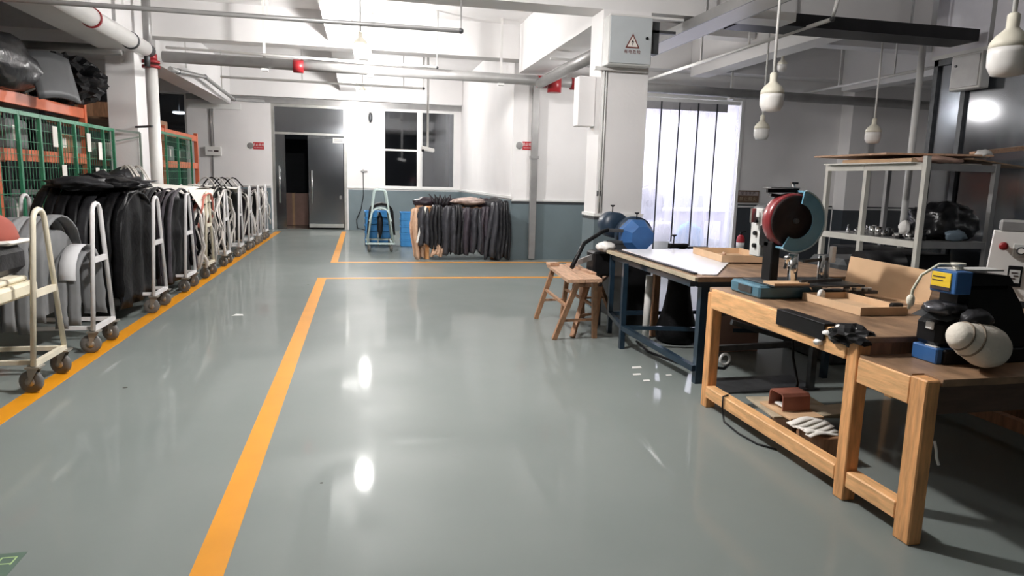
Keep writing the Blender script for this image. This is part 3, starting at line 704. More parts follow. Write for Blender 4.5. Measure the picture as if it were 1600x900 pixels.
# load of cart 1
saddle(c1,5.25,.22,.68,.30,-3.3,-2.62,BLACKP)
def half(f): return lambda u,v:f(u*.5,v)
o=obj('red_cloth',MB().blob((-2.60,5.555,1.0),(.19,.165,.185),.04,2,3,1.,.985),REDCL); tag(o,'red brown cloth draped at the top of the cream cart','cloth')
o=obj('white_edging',MB().box((-2.80,5.38,.955),(-2.39,5.72,.985),.012),WPAPER); tag(o,'white cloth edge showing below the red brown cloth','cloth')
o=obj('dark_cover',MB().box((-2.95,5.10,.745),(-2.40,5.66,.953),.05),BLK2); tag(o,'dark grey cover under the red brown cloth on the cream cart','cover')
o=obj('cream_panel',MB().box((-3.3,4.78,.60),(-2.30,5.55,.70),.02).box((-3.3,4.80,.70),(-2.34,5.50,.74),.015),CREAMC); tag(o,'cream boxy bundle resting on the lower bars of the cream cart','bundle')
c2=cart(6.35,'white cart second from the camera with grey felt arches',CARTW,hw=.24,xb=.76)
saddle(c2,6.28,.33,1.0,.35,-2.86,-2.44,GREYL)
load(6.30,.40,1.12,.20,-2.90,-2.40,5,[GREYL,GREYL2],'grey felt arch draped on the second cart','grey arches on the second cart',.05,2,'felt_arch','felt')
load(6.28,.27,.86,.20,-2.39,-2.20,2,[GREYL],'smaller grey felt arch at the front of the second cart','small grey arches on the second cart',.05,3,'felt_arch','felt')
o=obj('paper_pattern',MB().grid(arch(-2.34,-2.22,6.28,.275,.885,.62,4.,amp=.004,flare=0),18,2,.003),mat('pale grey paper',(.62,.62,.63),.6,var=.05)); tag(o,'pale grey paper folded over the smaller grey arches','paper')
c3=cart(8.06,'third white cart, hung with large black leather pieces',CARTW,hw=.25,xb=.74)
saddle(c3,7.85,.50,1.22,.25,-3.0,-2.34,BLK)
face(c3,-2.31,7.85,.56,1.33,.14,1.)
load(7.85,.62,1.37,.16,-3.05,-2.26,8,[BLK,BLK,BLK2],'large black leather piece draped over the third cart','black leather on the third cart',.10,4)
for k,(x,y,z,ln) in enumerate([(-2.36,7.6,.72,.07),(-2.36,7.9,1.02,.05),(-2.35,7.2,.95,.04)]):
    pass
c4=cart(9.44,'fourth white cart, carrying plum black striped leather',CARTW,hw=.26,xb=.73)
saddle(c4,9.4,.50,1.16,.25,-3.32,-2.30,BLK)
face(c4,-2.28,9.4,.52,1.24,.14,2.)
load(9.4,.60,1.31,.14,-3.38,-2.20,26,[PURP,PURP,BLK2,BLK,PLUML],'narrow plum black leather strip draped over the fourth cart','striped leather on the fourth cart',.07,5)
c5=cart(10.62,'cream cart holding coral and white straps behind the fourth cart',CARTC,hw=.26,xb=.75)
saddle(c5,10.6,.42,1.10,.5,-3.32,-2.35)
# straps as hanging ribbons
def straps(yc,x0,x1,n,ztop,zb,mats,lbl,grp,seed,hw=.5,w=.03):
    rr=random.Random(seed)
    for k in range(n):
        m=mats[rr.randrange(len(mats))]; x=rr.uniform(x0,x1); h=ztop-rr.uniform(0,.12); q=hw*rr.uniform(.82,1.0); z=zb+rr.uniform(0,.35)
        a=w*rr.uniform(.6,1.3); sd=rr.uniform(0,50)
        def f(u,v,x=x,h=h,q=q,z=z,a=a,sd=sd):
            p=arch(x,x+a,yc,q,h,z,sd,amp=.05,flare=.02)(u,v); return (p[0]+.06*math.sin(u*9+sd),p[1],p[2])
        tag(obj('strap',MB().grid(f,18,1,.006),m),lbl,'strap',grp)
WSTR=mat('white strap leather',(.72,.68,.64),.5,var=.15)
straps(10.6,-2.9,-2.2,14,1.20,.40,[CORAL],'coral leather strap hanging from the cream cart behind the fourth cart','coral straps on the fifth cart',11,.42)
straps(10.6,-2.9,-2.18,30,1.10,.12,[WSTR],'white leather strap hanging from the cream cart behind the fourth cart','white straps on the fifth cart',12,.45)
straps(10.6,-2.9,-2.2,16,1.16,.15,[BLK],'black leather strap hanging from the cream cart behind the fourth cart','black straps on the fifth cart',13,.46)
def wsheet(u,v):
    x=-3.3+1.10*u; y=9.75+1.55*v
    e=max(0,u-.78)/.22
    cz=1.345-.06*u-.25*(abs(v-.5)*2)**3*.3
    z=cz-e*e*.0
    return (x,y,z)
wsh=MB().grid(wsheet,8,8,.004)
wsh.prism([(-2.205,9.70,1.27),(-2.205,11.3,1.24),(-2.17,10.62,.82)],(.004,0,0))
tag(obj('white_sheet',wsh,WPAPER),'large white sheet laid over the fifth cart with a pointed flap hanging down','sheet')
c6=cart(11.95,'sixth cart along the line, piled with black and white straps',CARTW,x0=-2.85,hw=.24,xb=.75)
saddle(c6,11.95,.38,1.20,.5,-2.78,-2.45)
load(11.95,.5,1.30,.25,-2.84,-2.5,4,[BLK,PURP],'black leather piece draped on the sixth cart','black leather on the sixth cart',.1,7)
straps(11.95,-2.7,-2.18,28,1.26,.14,[WSTR],'white leather strap hanging on the sixth cart','white straps on the sixth cart',21,.52)
straps(11.95,-2.7,-2.2,18,1.28,.16,[BLK],'black leather strap hanging on the sixth cart','black straps on the sixth cart',22,.53)
c7=cart(13.3,'seventh cart along the line, draped with black leather and a white sheet on top',CARTW,hw=.24,xb=.75,top=1.25)
saddle(c7,13.3,.42,1.15,.3,-3.32,-2.4)
load(13.3,.52,1.24,.14,-3.35,-2.26,9,[BLK,BLK2],'black leather piece draped on the seventh cart','black leather on the seventh cart',.1,8)
tag(obj('white_sheet',MB().grid(lambda u,v:(-2.95+.8*u,12.95+.8*v,1.27-.05*u+.02*math.sin(v*6)-(.22*max(0,v-.6))),6,8,.004),WPAPER),'small white sheet lying on top of the seventh cart','sheet')
for k,(yc,nm) in enumerate([(14.45,'eighth'),(15.6,'ninth'),(16.75,'tenth')]):
    c=cart(yc,nm+' white cart along the left line near the glass door',CARTW,hw=.24,xb=.75,top=1.24)
    saddle(c,yc,.36,1.08,.3,-3.32,-2.4)
    load(yc,.42,1.18,.14,-3.35,-2.26,6,[BLK,PURP,BLK2],'black leather piece draped on the '+nm+' cart','black leather on the '+nm+' cart',.1,9+k)
    straps(yc,-2.5,-2.2,5,1.2,.2,[WSTR],'white leather strap hanging on the '+nm+' cart','white straps on the '+nm+' cart',31+k,.40)
# bag handles heaped on the fourth/fifth carts
rr=random.Random(5)
hp=obj('leather_heap',MB().blob((-3.33,11.0,1.38),(.20,.34,.16),.2,2.5,3,4.,1.2),BLK2); tag(hp,'round dark leather bundle sitting above the white sheet','bundle')
for k in range(7):
    x=-3.42+.10*rr.random(); y=10.70+.10*k; a=rr.uniform(.12,.2)
    pts=[(x+.35*j/8-.05,y+a*math.cos(PI*j/8)*.6,1.34+.22*math.sin(PI*j/8)) for j in range(9)]
    tag(obj('bag_handle',MB().tube(pts,.011,6),WSTR),'white edged leather bag handle standing up on the leather heap','handle','bag handles on the leather heap')
for k in range(6):
    x=-3.1+.08*k; y=14.2+.10*k
    pts=[(x+.4*j/8,y+.1*math.cos(PI*j/8),1.22+.18*math.sin(PI*j/8)) for j in range(9)]
    tag(obj('bag_handle',MB().tube(pts,.013,6),BLK if k%2 else WSTR),'leather bag handle arching over the eighth cart','handle','bag handles on the eighth cart')
# bundle of leather on the far side of the third cart
for k,(x,y,sy,h) in enumerate(((-2.70,7.55,.36,.07),(-2.66,7.98,.40,.08),(-2.74,8.35,.36,.10),(-2.48,7.75,.30,.06),(-2.50,8.2,.30,.07))):
    tag(obj('folded_hide',MB().blob((x,y,1.35),(.27,sy*.6,h),.55,2.8,3,k*2.7,1.28),BLK if k%2 else BLK2),['thick black hide folded at the camera end of the third cart top','black hide folded on the middle of the third cart top','thick black hide folded at the far end of the third cart top','low black hide folded at the near front corner of the third cart','low black hide folded at the far front corner of the third cart'][k],'leather','folded hides on the third cart')

# the small pale cart by the back wall ---------------------------------
gc=thing('garment_cart','small pale green cart with a black strap load near the back window','cart',(.37,14.4,0))
for y,hw in ((14.02,.24),(14.95,.24)):
    obj('end_frame',MB().tube([(.36-hw-.02,y,.17),(.36-.115,y,1.17),(.36-.10,y,1.21),(.36-.07,y,1.235),(.36+.07,y,1.235),(.36+.10,y,1.21),(.36+.115,y,1.17),(.36+hw+.02,y,.17)],.02,8),CARTG,gc)
    obj('foot_bar',MB().bar((.36-.29,y,.17),(.36+.29,y,.17),.035),CARTG,gc)
for s in (-1,1): obj('side_rail',MB().bar((.36+s*.22,14.02,.17),(.36+s*.22,14.95,.17),.03),CARTG,gc)
obj('top_rail',MB().cyl((.36,14.02,.86),(.36,14.95,.86),.02),CARTG,gc)
for x in (.14,.58):
    for y in (14.05,14.92): caster(gc,x,y,.2,RUBBER)
def garch(y0,y1,xc,hw,top,zb,seed,amp=.02):
    g=arch(y0,y1,xc,hw,top,zb,seed,amp=amp)
    def f(u,v):
        p=g(u,v); return (p[1],p[0],p[2])
    return f
tag(obj('black_pad',MB().grid(garch(14.05,14.9,.38,.24,.97,.35,1.),20,4,.05),BLK),'black padded sleeve hanging over the small pale green cart','pad')
tag(obj('pale_strap',MB().grid(garch(14.0,14.04,.36,.19,.90,.62,2.,.004),16,1,.03),CARTG),'pale green band curving over the front of the small cart','band')
tag(obj('dark_tassel',MB().blob((.36,14.3,.52),(.06,.08,.26),.2,3,2,5.),BLK2),'dark strap bundle hanging in the middle of the small cart','straps')
# blue crates
def crate(x,y,z,lbl,grp):
    t=thing('blue_crate',lbl,'crate',(x,y,z),grp)
    W,D,H=.27,.36,.148
    m=MB().box((x-W/2,y-D/2,z),(x+W/2,y+D/2,z+.01))
    for a,b in (((x-W/2,y-D/2,z),(x+W/2,y-D/2+.012,z+H)),((x-W/2,y+D/2-.012,z),(x+W/2,y+D/2,z+H)),((x-W/2,y-D/2,z),(x-W/2+.012,y+D/2,z+H)),((x+W/2-.012,y-D/2,z),(x+W/2,y+D/2,z+H))): m.box(a,b)
    obj('body',m,BLUEC,t)
    obj('rim',MB().box((x-W/2-.012,y-D/2-.012,z+H-.025),(x+W/2+.012,y-D/2,z+H)).box((x-W/2-.012,y+D/2,z+H-.025),(x+W/2+.012,y+D/2+.012,z+H)).box((x-W/2-.012,y-D/2,z+H-.025),(x-W/2,y+D/2,z+H)).box((x+W/2,y-D/2,z+H-.025),(x+W/2+.012,y+D/2,z+H)),BLUEC,t)
    return t
for sx,sy,lab,n in ((.20,15.6,'left',5),(.50,15.6,'middle',5),(.96,15.3,'right',5)):
    for k in range(n): crate(sx,sy,.002+k*.150,'blue plastic crate, %s of the %s stack behind the small pale cart'%(['bottom','second','third','fourth','topmost'][k],lab),'blue crates in the %s stack'%lab)

# ================================================================== ROUND GARMENT RACK
gr=thing('wooden_garment_rack','low wooden rack buried under hanging dark leather jackets','rack',(1.8,13.1,0))
for x,y in ((1.18,12.80),(2.42,12.80),(1.05,13.5),(2.6,13.5)): obj('leg',MB().box((x-.04,y-.03,0),(x+.04,y+.03,.98),.004),PINE,gr)
for y in (12.82,13.48): obj('rail',MB().box((1.0,y-.02,.86),(2.66,y+.02,.92),.004),STOOLL,gr)
obj('center_rail',MB().box((1.0,13.12,.94),(2.66,13.18,.98)),STOOLL,gr)
obj('shelf_board',MB().box((1.0,12.95,.22),(2.66,13.45,.25)),STOOLL,gr)
JK1=mat('glossy black leather',(.020,.020,.023),.30,var=.4,vscale=14,bump=.3,bscale=20); JK2=mat('glossy charcoal leather',(.05,.05,.058),.30,var=.3,vscale=10,bump=.3,bscale=20); JK3=mat('glossy plum leather',(.055,.045,.056),.30,var=.3,vscale=10,bump=.3,bscale=20)
def hang(x,y,z1,z0,w,m,lbl,grp,seed,cat='leather',name='leather_jacket',lean=0.):
    rr=random.Random(seed); ph=rr.uniform(0,9); nf=rr.choice((2,3,4))
    def f(u,v):
        ww=w*(.55+.45*min(1,v*3))*(1+.12*math.sin(v*3+ph))
        px=x+(u-.5)*ww+lean*v+.01*math.sin(v*7+ph)
        py=y-.07*math.sin(PI*u)-.05*math.sin(u*nf*2*PI+ph+v*2)*(.3+v)-.03*math.sin(min(1,v*4)*PI/2)+.02*noise.noise(Vector((u*6,v*8,seed)))
        zz=z1-(z1-z0)*v-(.04*(abs(u-.5)*2)**2)*(1-v)+.03*math.sin(u*9+ph)*v
        return (px,py,zz)
    o=obj(name,MB().grid(f,16,14,.018),{'black leather':JK1,'dark grey leather':JK2,'dark plum leather':JK3}.get(m.name,m)); tag(o,lbl,cat,grp); return o
GJ='dark jackets on the wooden rack'
LJ='dark leather jacket hanging on the wooden rack'
hang(.96,12.86,.95,.02,.22,TAN,'tan leather piece hanging at the left end of the wooden rack',None,1,name='tan_leather',lean=.06)
hang(1.10,12.78,.98,.28,.26,BLK2,LJ+', first from the left',GJ,2)
tag(obj('white_strip',MB().bar((1.14,12.68,.98),(.98,12.66,.32),.035,.008),WPAPER),'narrow white strip hanging beside the tan leather','strip')
hang(1.34,12.76,1.02,.22,.30,BLK,LJ+', second from the left',GJ,3); hang(1.56,12.74,1.00,.12,.34,BLK2,LJ+', third from the left',GJ,4); hang(1.74,12.76,1.03,.12,.28,BLK,LJ+', fourth from the left',GJ,5)
hang(1.90,12.74,.98,.12,.26,PURP,LJ+', fifth from the left',GJ,6); hang(2.08,12.73,.97,.16,.28,BLK2,LJ+', sixth from the left',GJ,7); hang(2.25,12.74,1.0,.12,.28,PURP,LJ+', seventh from the left',GJ,8); hang(2.40,12.75,.96,.16,.24,BLK2,LJ+', eighth from the left',GJ,9)
hang(2.46,12.66,1.10,.04,.34,BLK2,'long dark jacket with grey piping at the right end of the wooden rack',None,10,lean=-.04)
hang(2.60,12.60,1.12,.05,.24,BLK,'long black coat hanging farthest right on the wooden rack',None,11,name='black_coat')
hang(1.36,12.74,.32,.08,.20,TAN,'tan lining showing below the jackets near the left leg',None,12,name='tan_lining')
for k,(x,y) in enumerate(((1.2,13.3),(1.45,13.25),(1.7,13.3),(2.0,13.25),(2.3,13.3),(2.5,13.2))):
    tag(obj('folded_leather',MB().blob((x,y,1.02),(.22,.22,.11),.35,2.6,3,k*3.1,.96),BLK2 if k%2 else PURP),'folded dark leather lying on top of the wooden rack','leather','folded leather on the wooden rack')
tag(obj('pink_white_bundle',MB().blob((2.0,13.05,1.08),(.30,.14,.07),.4,2.6,3,8.,1.0),mat('pinkish cloth',(.62,.48,.42),.7,var=.3,vscale=12)),'pinkish white bundle on top of the wooden rack','bundle')
for k in range(5):
    x=1.28+.05*k; pts=[(x,12.95,1.0),(x-.02+.03*k,12.95,1.14),(x-.06+.05*k,12.95,1.20),(x+.02+.03*k,12.95,1.12),(x+.08,12.95,1.0)]
    tag(obj('strap_loop',MB().tube(pts,.012,6),BLK2 if k%2 else PURP),'dark strap loop sticking up from the wooden rack','strap','strap loops on the wooden rack')

# ================================================================== PALLET RACKS AND CAGES (left)
def palrack(y0,y1,nm,xf=-3.95,xb=-5.0,lv=(2.29,1.64,.75),bays=2):
    t=thing('storage_rack',nm,'rack',((xf+xb)/2,(y0+y1)/2,0))
    n=bays; L=(y1-y0)/n
    for k in range(n+1):
        for x in (xf,xb): obj('upright',MB().box((x-.04,y0+k*L-.04,0),(x+.04,y0+k*L+.04,2.42)),ORANGE if x==xf else STEELD,t)
    for z in lv:
        for k in range(n):
            obj('beam',MB().box((xf-.02,y0+k*L+.04,z-.07),(xf+.03,y0+(k+1)*L-.04,z+.07),.004),ORANGE,t)
            obj('beam',MB().box((xb-.02,y0+k*L+.04,z-.07),(xb+.03,y0+(k+1)*L-.04,z+.07),.004),ORANGE,t)
            obj('shelf_board',MB().box((xb+.035,y0+k*L+.05,z+.03),(xf-.03,y0+(k+1)*L-.05,z+.06)),TOPD,t)
    return t
palrack(6.1,11.35,'long orange pallet rack behind the first green cage')
palrack(12.7,18.4,'far orange pallet rack behind the second green cage')
rr=random.Random(3)
cols=[BLK,BLK2,CARD,WPAPER,GREYL,STOOLL,BLK]
gi=0
for (y0,y1) in ((7.2,11.2),(12.9,17.9)):
    for z in (.81,1.70):
        y=y0
        while y<y1-.5:
            L=rr.uniform(.35,.7); h=rr.uniform(.22,.42); m=cols[rr.randrange(len(cols))]
            cn={'black leather':'black','dark grey leather':'dark grey','cardboard':'brown','white paper':'white','mid grey felt':'grey','stool leg wood':'dark brown'}[m.name]
            b=thing('stored_bundle','%s bundle stored on the %s shelf of the %s orange rack'%(cn,'upper' if z>1 else 'lower','near' if y0<10 else 'far'),'bundle',(-4.3,y+L/2,z),'bundles stored in the orange racks %s %s %s'%(cn,'up' if z>1 else 'low','near' if y0<10 else 'far'))
            obj('body',MB().box((-4.75,y,z+.002),(-4.02,y+L,z+h),.03),m,b)
            obj('label_card',MB().box((-4.02,y+.08,z+h*.3),(-4.015,y+.2,z+h*.8)),WPAPER,b)
            y+=L+rr.uniform(.05,.3)
# small uprights of boxes on the rack tops
for y in (7.6,8.5,9.4,12.9,14.2,15.1,15.8):
    h=.20+.05*math.sin(y*5)
    tag(obj('wooden_crate',MB().box((-4.6,y,2.352),(-4.05,y+.5,2.352+h)),STOOLL),'brown wooden crate on top of the %s orange rack'%('near' if y<12 else 'far'),'crate','brown crates on top of the %s rack'%('near' if y<12 else 'far'))
def cage(ys,nm,z1=2.10,x=-3.6,z0=.1,top=None):
    t=thing('green_mesh_cage',nm,'cage',(x,(ys[0]+ys[-1])/2,0))
    for y in ys: obj('post',MB().box((x-.018,y-.018,0),(x+.018,y+.018,z1)),GREENM,t)
    for a,b in zip(ys,ys[1:]):
        obj('top_rail',MB().box((x-.018,a+.022,z1-.045),(x+.018,b-.022,z1)),GREENM if top is None else top,t)
        obj('bottom_rail',MB().box((x-.018,a+.022,z0),(x+.018,b-.022,z0+.04)),GREENM,t)
        m=MB(); z=z0+.14
        while z<z1-.05: m.box((x-.003,a+.022,z-.003),(x+.003,b-.022,z+.003)); z+=.14
        y=a+.07
        while y<b-.03: m.box((x-.006,y-.0025,z0+.04),(x-.002,y+.0025,z1-.045)); y+=.075
        obj('wire_mesh',m,GREENM,t)
    return t
cage([6.2,7.1,7.95,8.50,9.02,9.57,10.02,10.44,11.03,11.45],'long green wire mesh cage in front of the near orange rack',2.10)
cage([12.62,13.4,13.5,14.3,15.2,16.3],'shorter green wire mesh cage beyond the thick vertical pipe',2.22)
for k,(y,z) in enumerate(((9.3,1.87),(9.5,1.42),(10.35,1.85),(10.75,1.75),(10.6,1.40),(10.85,1.38))):
    tag(obj('hanging_card',MB().box((-3.575,y,z-.12),(-3.57,y+.13,z+.12)),WPAPER),'white card clipped to the wire of the long green cage','card','white cards on the long green cage')
gd=obj('open_gate',MB().bar((-3.58,11.5,2.08),(-3.28,11.62,2.06),.03).bar((-3.28,11.62,2.06),(-3.28,11.62,.1),.03).bar((-3.58,11.5,1.92),(-3.28,11.62,2.0),.02),GREENP); tag(gd,'narrow grey green gate leaf standing open against the left column','gate')
# black heap on top of the near rack
tag(obj('tarp_heap',MB().blob((-4.15,9.0,2.66),(.46,1.15,.36),.22,1.6,4,2.,2.36),GLOSSB),'big glossy black tarpaulin heap on top of the near orange rack','heap')
tag(obj('crumpled_leather',MB().blob((-3.95,10.75,2.70),(.40,.62,.28),.30,3.4,4,6.,2.38,True),BLK),'crumpled black leather pile at the far end of the rack top','leather')
fg=MB().grid(lambda u,v:(-3.70+.25*u-.15*v,9.35+.55*u+.1*v,2.30+.55*v+.05*math.sin(u*3)),6,6,.02)
tag(obj('grey_flap',fg,mat('charcoal vinyl sheet',(.075,.078,.082),.5,var=.15,vscale=5)),'smooth dark grey sheet hanging over the front of the near rack top','sheet')
tag(obj('grey_tube',MB().cyl((-3.96,9.55,2.39),(-3.82,10.05,2.62),.035,seg=12),PIPEG),'short grey tube sticking out of the black heap','tube')

# ================================================================== WORK BENCH (right, near)
BZ=.82
wbn=thing('wooden_work_bench','long pine work bench with a worn brown top carrying the disc machine','bench',(2.9,3.4,0))
XL=2.27
for (x,y) in ((2.278,4.12),(2.268,2.725),(3.75,4.12),(3.75,2.725)): obj('leg',MB().box((x,y,0),(x+.072,y+.075,BZ-.03),.005),PINE,wbn)
obj('side_apron',MB().box((XL-.008,2.80,.69),(XL+.03,4.12,BZ-.002),.004),PINEY,wbn)
obj('end_apron',MB().box((XL+.085,4.15,.70),(3.75,4.19,BZ-.03)),PINE,wbn)
obj('end_apron',MB().box((XL+.075,2.74,.66),(3.75,2.78,BZ-.03)),STOOLL,wbn)
obj('benchtop',MB().box((XL+.02,2.70,BZ-.03),(3.86,4.20,BZ),.004),TOPD,wbn)
obj('floor_rail',MB().box((XL-.002,2.40,.075),(XL+.07,2.72,.155),.006).box((XL-.002,2.80,.075),(XL+.07,4.12,.155),.006),PINEY,wbn)
obj('back_rail',MB().box((3.78,2.82,.10),(3.84,4.08,.17)),STOOLL,wbn)
ll=thing('low_work_table','low wooden table butted against the near end of the bench','table',(2.9,2.5,0))
obj('leg',MB().box((2.262,2.302,0),(2.330,2.395,.728),.006),PINE,ll)
obj('leg',MB().box((3.75,2.28,0),(3.855,2.385,.70),.006),STOOLL,ll)
obj('side_apron',MB().box((2.266,2.398,.60),(2.31,2.715,.72),.004),PINEY,ll)
obj('front_apron',MB().box((2.332,2.31,.58),(3.75,2.35,.70)),DSHADE,ll)
obj('tabletop',MB().prism([(2.335,2.30,.702),(3.9,2.30,.702),(3.9,2.715,.702),(2.275,2.715,.702),(2.275,2.40,.702),(2.335,2.40,.702)],(0,0,.03)),TOPD,ll)
bh=obj('white_hook',MB().tube([(2.325,2.296,.47),(2.33,2.285,.43),(2.335,2.285,.40),(2.345,2.28,.37)],.006,6),BULB); tag(bh,'small white hook hanging on the near table leg','hook')
# black rubber strip on the bench edge
rs=thing('rubber_strip','black rubber strip wrapped along the bench edge','strip',(XL-.03,3.2,.72))
obj('strip_body',MB().box((XL-.022,2.95,.745),(XL-.012,3.36,.83),.003).box((XL-.022,2.95,.822),(XL+.05,3.36,.832),.003),BLACKP,rs)
obj('torn_end',MB().blob((XL+.03,2.82,.80),(.07,.10,.045),.45,3,3,3.,None,True),BLACKP,rs)
for k,(x,y,z) in enumerate(((XL-.015,2.93,.79),(XL-.018,2.99,.73),(XL+.0,2.86,.835),(XL+.04,2.80,.83))):
    obj('white_scrap',MB().blob((x,y,z),(.022,.028,.014),.4,3,2,k*2.),BULB,rs)
# cardboard trays
def tray(name,x0,y0,x1,y1,z,h,lbl,rot=0.):
    t=thing(name,lbl,'tray',((x0+x1)/2,(y0+y1)/2,z))
    e=.008
    b=obj('base',MB().box((x0,y0,z),(x1,y1,z+e)),CARDT,t)
    for a,c in (((x0,y0,z+e),(x0+e,y1,z+h)),((x1-e,y0,z+e),(x1,y1,z+h)),((x0+e,y0,z+e),(x1-e,y0+e,z+h)),((x0+e,y1-e,z+e),(x1-e,y1,z+h))): obj('side',MB().box(a,c),CARDT,t)
    t.rotation_euler.z=rot; return t
tray('cardboard_tray',2.63,3.17,2.93,3.68,BZ+.002,.045,'shallow cardboard tray lying on the wooden bench top')
tag(obj('black_clip',MB().box((2.86,3.20,BZ+.03),(2.93,3.24,BZ+.06),.008),BLACKP),'small black clip in the corner of the bench tray','clip')
cbd=thing('upright_cardboard','large upright cardboard sheet standing on the bench','cardboard',(3.28,3.75,BZ))
obj('sheet',MB().prism([(3.16,4.0,BZ),(3.34,3.47,BZ),(3.40,3.49,1.015),(3.22,4.03,1.05)],(.008,.003,0)),CARD,cbd)
obj('fold',MB().prism([(3.16,4.0,BZ),(3.34,3.47,BZ),(3.28,3.45,BZ),(3.10,3.98,BZ)],(0,0,.006)),CARD,cbd)
# polishing machine with big red disc --------------------------------
gm=thing('disc_polishing_machine','bench machine with a big red rimmed disc and a curved blue guard','machine',(2.7,3.87,BZ))
obj('base_box',MB().box((2.36,3.72,BZ),(2.80,4.06,.90),.012),TEAL,gm)
obj('base_plate',MB().box((2.42,3.66,.90),(3.05,4.02,.912),.003).box((2.80,3.74,BZ),(3.12,3.98,.84)),STEELD,gm)
obj('wood_slab',MB().box((2.42,3.66,.912),(2.66,3.78,.925)),CARD,gm)
obj('name_plate',MB().box((2.352,3.80,.845),(2.360,3.95,.885)),STEELD,gm)
DX,DY,DZ=2.605,3.80,1.295
obj('wheel_rim',MB().lathe([(.08,.0),(.156,.0),(.168,-.012),(.168,-.075),(.156,-.09),(.08,-.09)],(DX,DY,DZ),(0,-1,0),40),REDW,gm)
obj('wheel_face',MB().lathe([(.01,.0),(.154,.0),(.156,.012),(.12,.010),(.036,.006),(.032,.018),(.01,.018)],(DX,DY-.0,DZ),(0,-1,0),40),WHEELF,gm)
obj('hub_nut',MB().lathe([(.005,0),(.018,0),(.016,.02),(.005,.02)],(DX,DY-.02,DZ),(0,-1,0),6,False),STEELD,gm)
# guard: C-shaped plate with rolled edge
def guard():
    m=MB(); a0,a1=math.radians(78),math.radians(-117); N=26
    def pt(r,a,y): return (DX+r*math.cos(a),y,DZ+r*math.sin(a))
    rows=[]
    for k in range(N+1):
        a=a0+(a1-a0)*k/N; ri,ro=.108,.190
        rows.append([m.bm.verts.new(Vector(pt(r,a,y))) for r,y in ((ri,DY-.042),(ro,DY-.036),(ro,DY+.10),(ro-.012,DY+.10),(ro-.012,DY-.024),(ri,DY-.030))])
    for A,B in zip(rows,rows[1:]):
        for k in range(6):
            m.bm.faces.new((A[k],A[(k+1)%6],B[(k+1)%6],B[k]))
    m.bm.faces.new(rows[0][::-1]); m.bm.faces.new(rows[-1]); return m
obj('guard',guard(),mat('guard blue grey enamel',(.13,.29,.39),.35,var=.15,vscale=8),gm)
edg=[(DX+.190*math.cos(math.radians(78-195*k/26)),DY-.040,DZ+.190*math.sin(math.radians(78-195*k/26))) for k in range(27)]
obj('guard_edge',MB().tube(edg,.005,6),mat('pale edge',(.35,.46,.50),.4,var=.1),gm)
obj('column_post',MB().box((2.50,3.84,.912),(2.56,3.94,1.16),.006).box((2.50,3.88,1.12),(2.66,4.0,1.26),.01),BLACKP,gm)
obj('motor',MB().cyl((DX,DY+.10,DZ),(DX,DY+.34,DZ),.095,seg=20),STEELD,gm)
obj('steel_cylinder',MB().cyl((2.63,3.80,.91),(2.63,3.80,1.09),.030,seg=20),CHROME,gm)
obj('steel_cylinder',MB().cyl((2.83,3.80,.87),(2.83,3.80,1.08),.020,seg=20),CHROME,gm)
obj('steel_cylinder',MB().cyl((2.90,3.84,.87),(2.90,3.84,1.06),.018,seg=20),STEEL,gm)
obj('switch_box',MB().box((2.50,3.98,1.05),(2.545,4.10,1.36),.006),SWG,gm)
for k in range(3): obj('switch_knob',MB().cyl((2.50,4.03,1.12+.08*k),(2.482,4.03,1.12+.08*k),.014),BLACKP,gm)
obj('side_lever',MB().box((2.44,4.0,1.27),(2.47,4.02,1.36)).bar((2.46,4.01,1.30),(2.50,4.01,1.30),.012),CHROME,gm)
obj('top_arm',MB().bar((2.47,3.90,1.475),(2.66,3.86,1.48),.03,.025).bar((2.48,3.88,1.45),(2.58,3.86,1.44),.04,.02),BLACKP,gm)
obj('top_plate',MB().box((2.46,3.84,1.492),(2.66,3.93,1.498)),STEEL,gm)
obj('wing_nut',MB().cyl((2.62,3.85,1.498),(2.62,3.85,1.53),.008).box((2.60,3.84,1.52),(2.645,3.86,1.532)),CHROME,gm)
obj('adjuster',MB().blob((2.52,3.70,1.075),(.022,.022,.022),.3,3,2,1.).cyl((2.52,3.70,1.07),(2.60,3.84,1.0),.010),CHROME,gm)
obj('cross_slide',MB().box((2.78,3.72,.845),(3.20,3.78,.865),.003).bar((2.62,3.70,.93),(2.95,3.76,.93),.02).bar((2.66,3.74,1.05),(2.90,3.82,1.06),.018),STEELD,gm)
obj('white_bracket',MB().box((2.87,3.76,1.04),(2.90,3.79,1.14),.002),BULB,gm)
obj('link_rod',MB().bar((2.72,3.72,.87),(2.66,3.70,.93),.010).bar((2.70,3.72,.90),(2.85,3.74,.91),.01),CHROME,gm)
ww=obj('white_roller',MB().lathe([(.020,-.010),(.034,-.012),(.038,0),(.034,.012),(.020,.010)],(2.70,3.60,BZ+.04),(.55,-.83,0),24).cyl((2.715,3.60,BZ+.04),(2.76,3.66,BZ+.05),.008),BULB); tag(ww,'small white wheel lying on edge on the bench','roller')
for k,(x,y,s) in enumerate(((2.95,3.70,.02),(3.02,3.72,.014),(3.08,3.70,.018),(3.14,3.73,.013))):
    tag(obj('small_metal_part',MB().cyl((x,y,BZ+.0465),(x,y,BZ+.0465+s*1.4),s,seg=10),STEEL),'small round metal part on the slide beside the machine','metal part','metal parts on the machine slide')

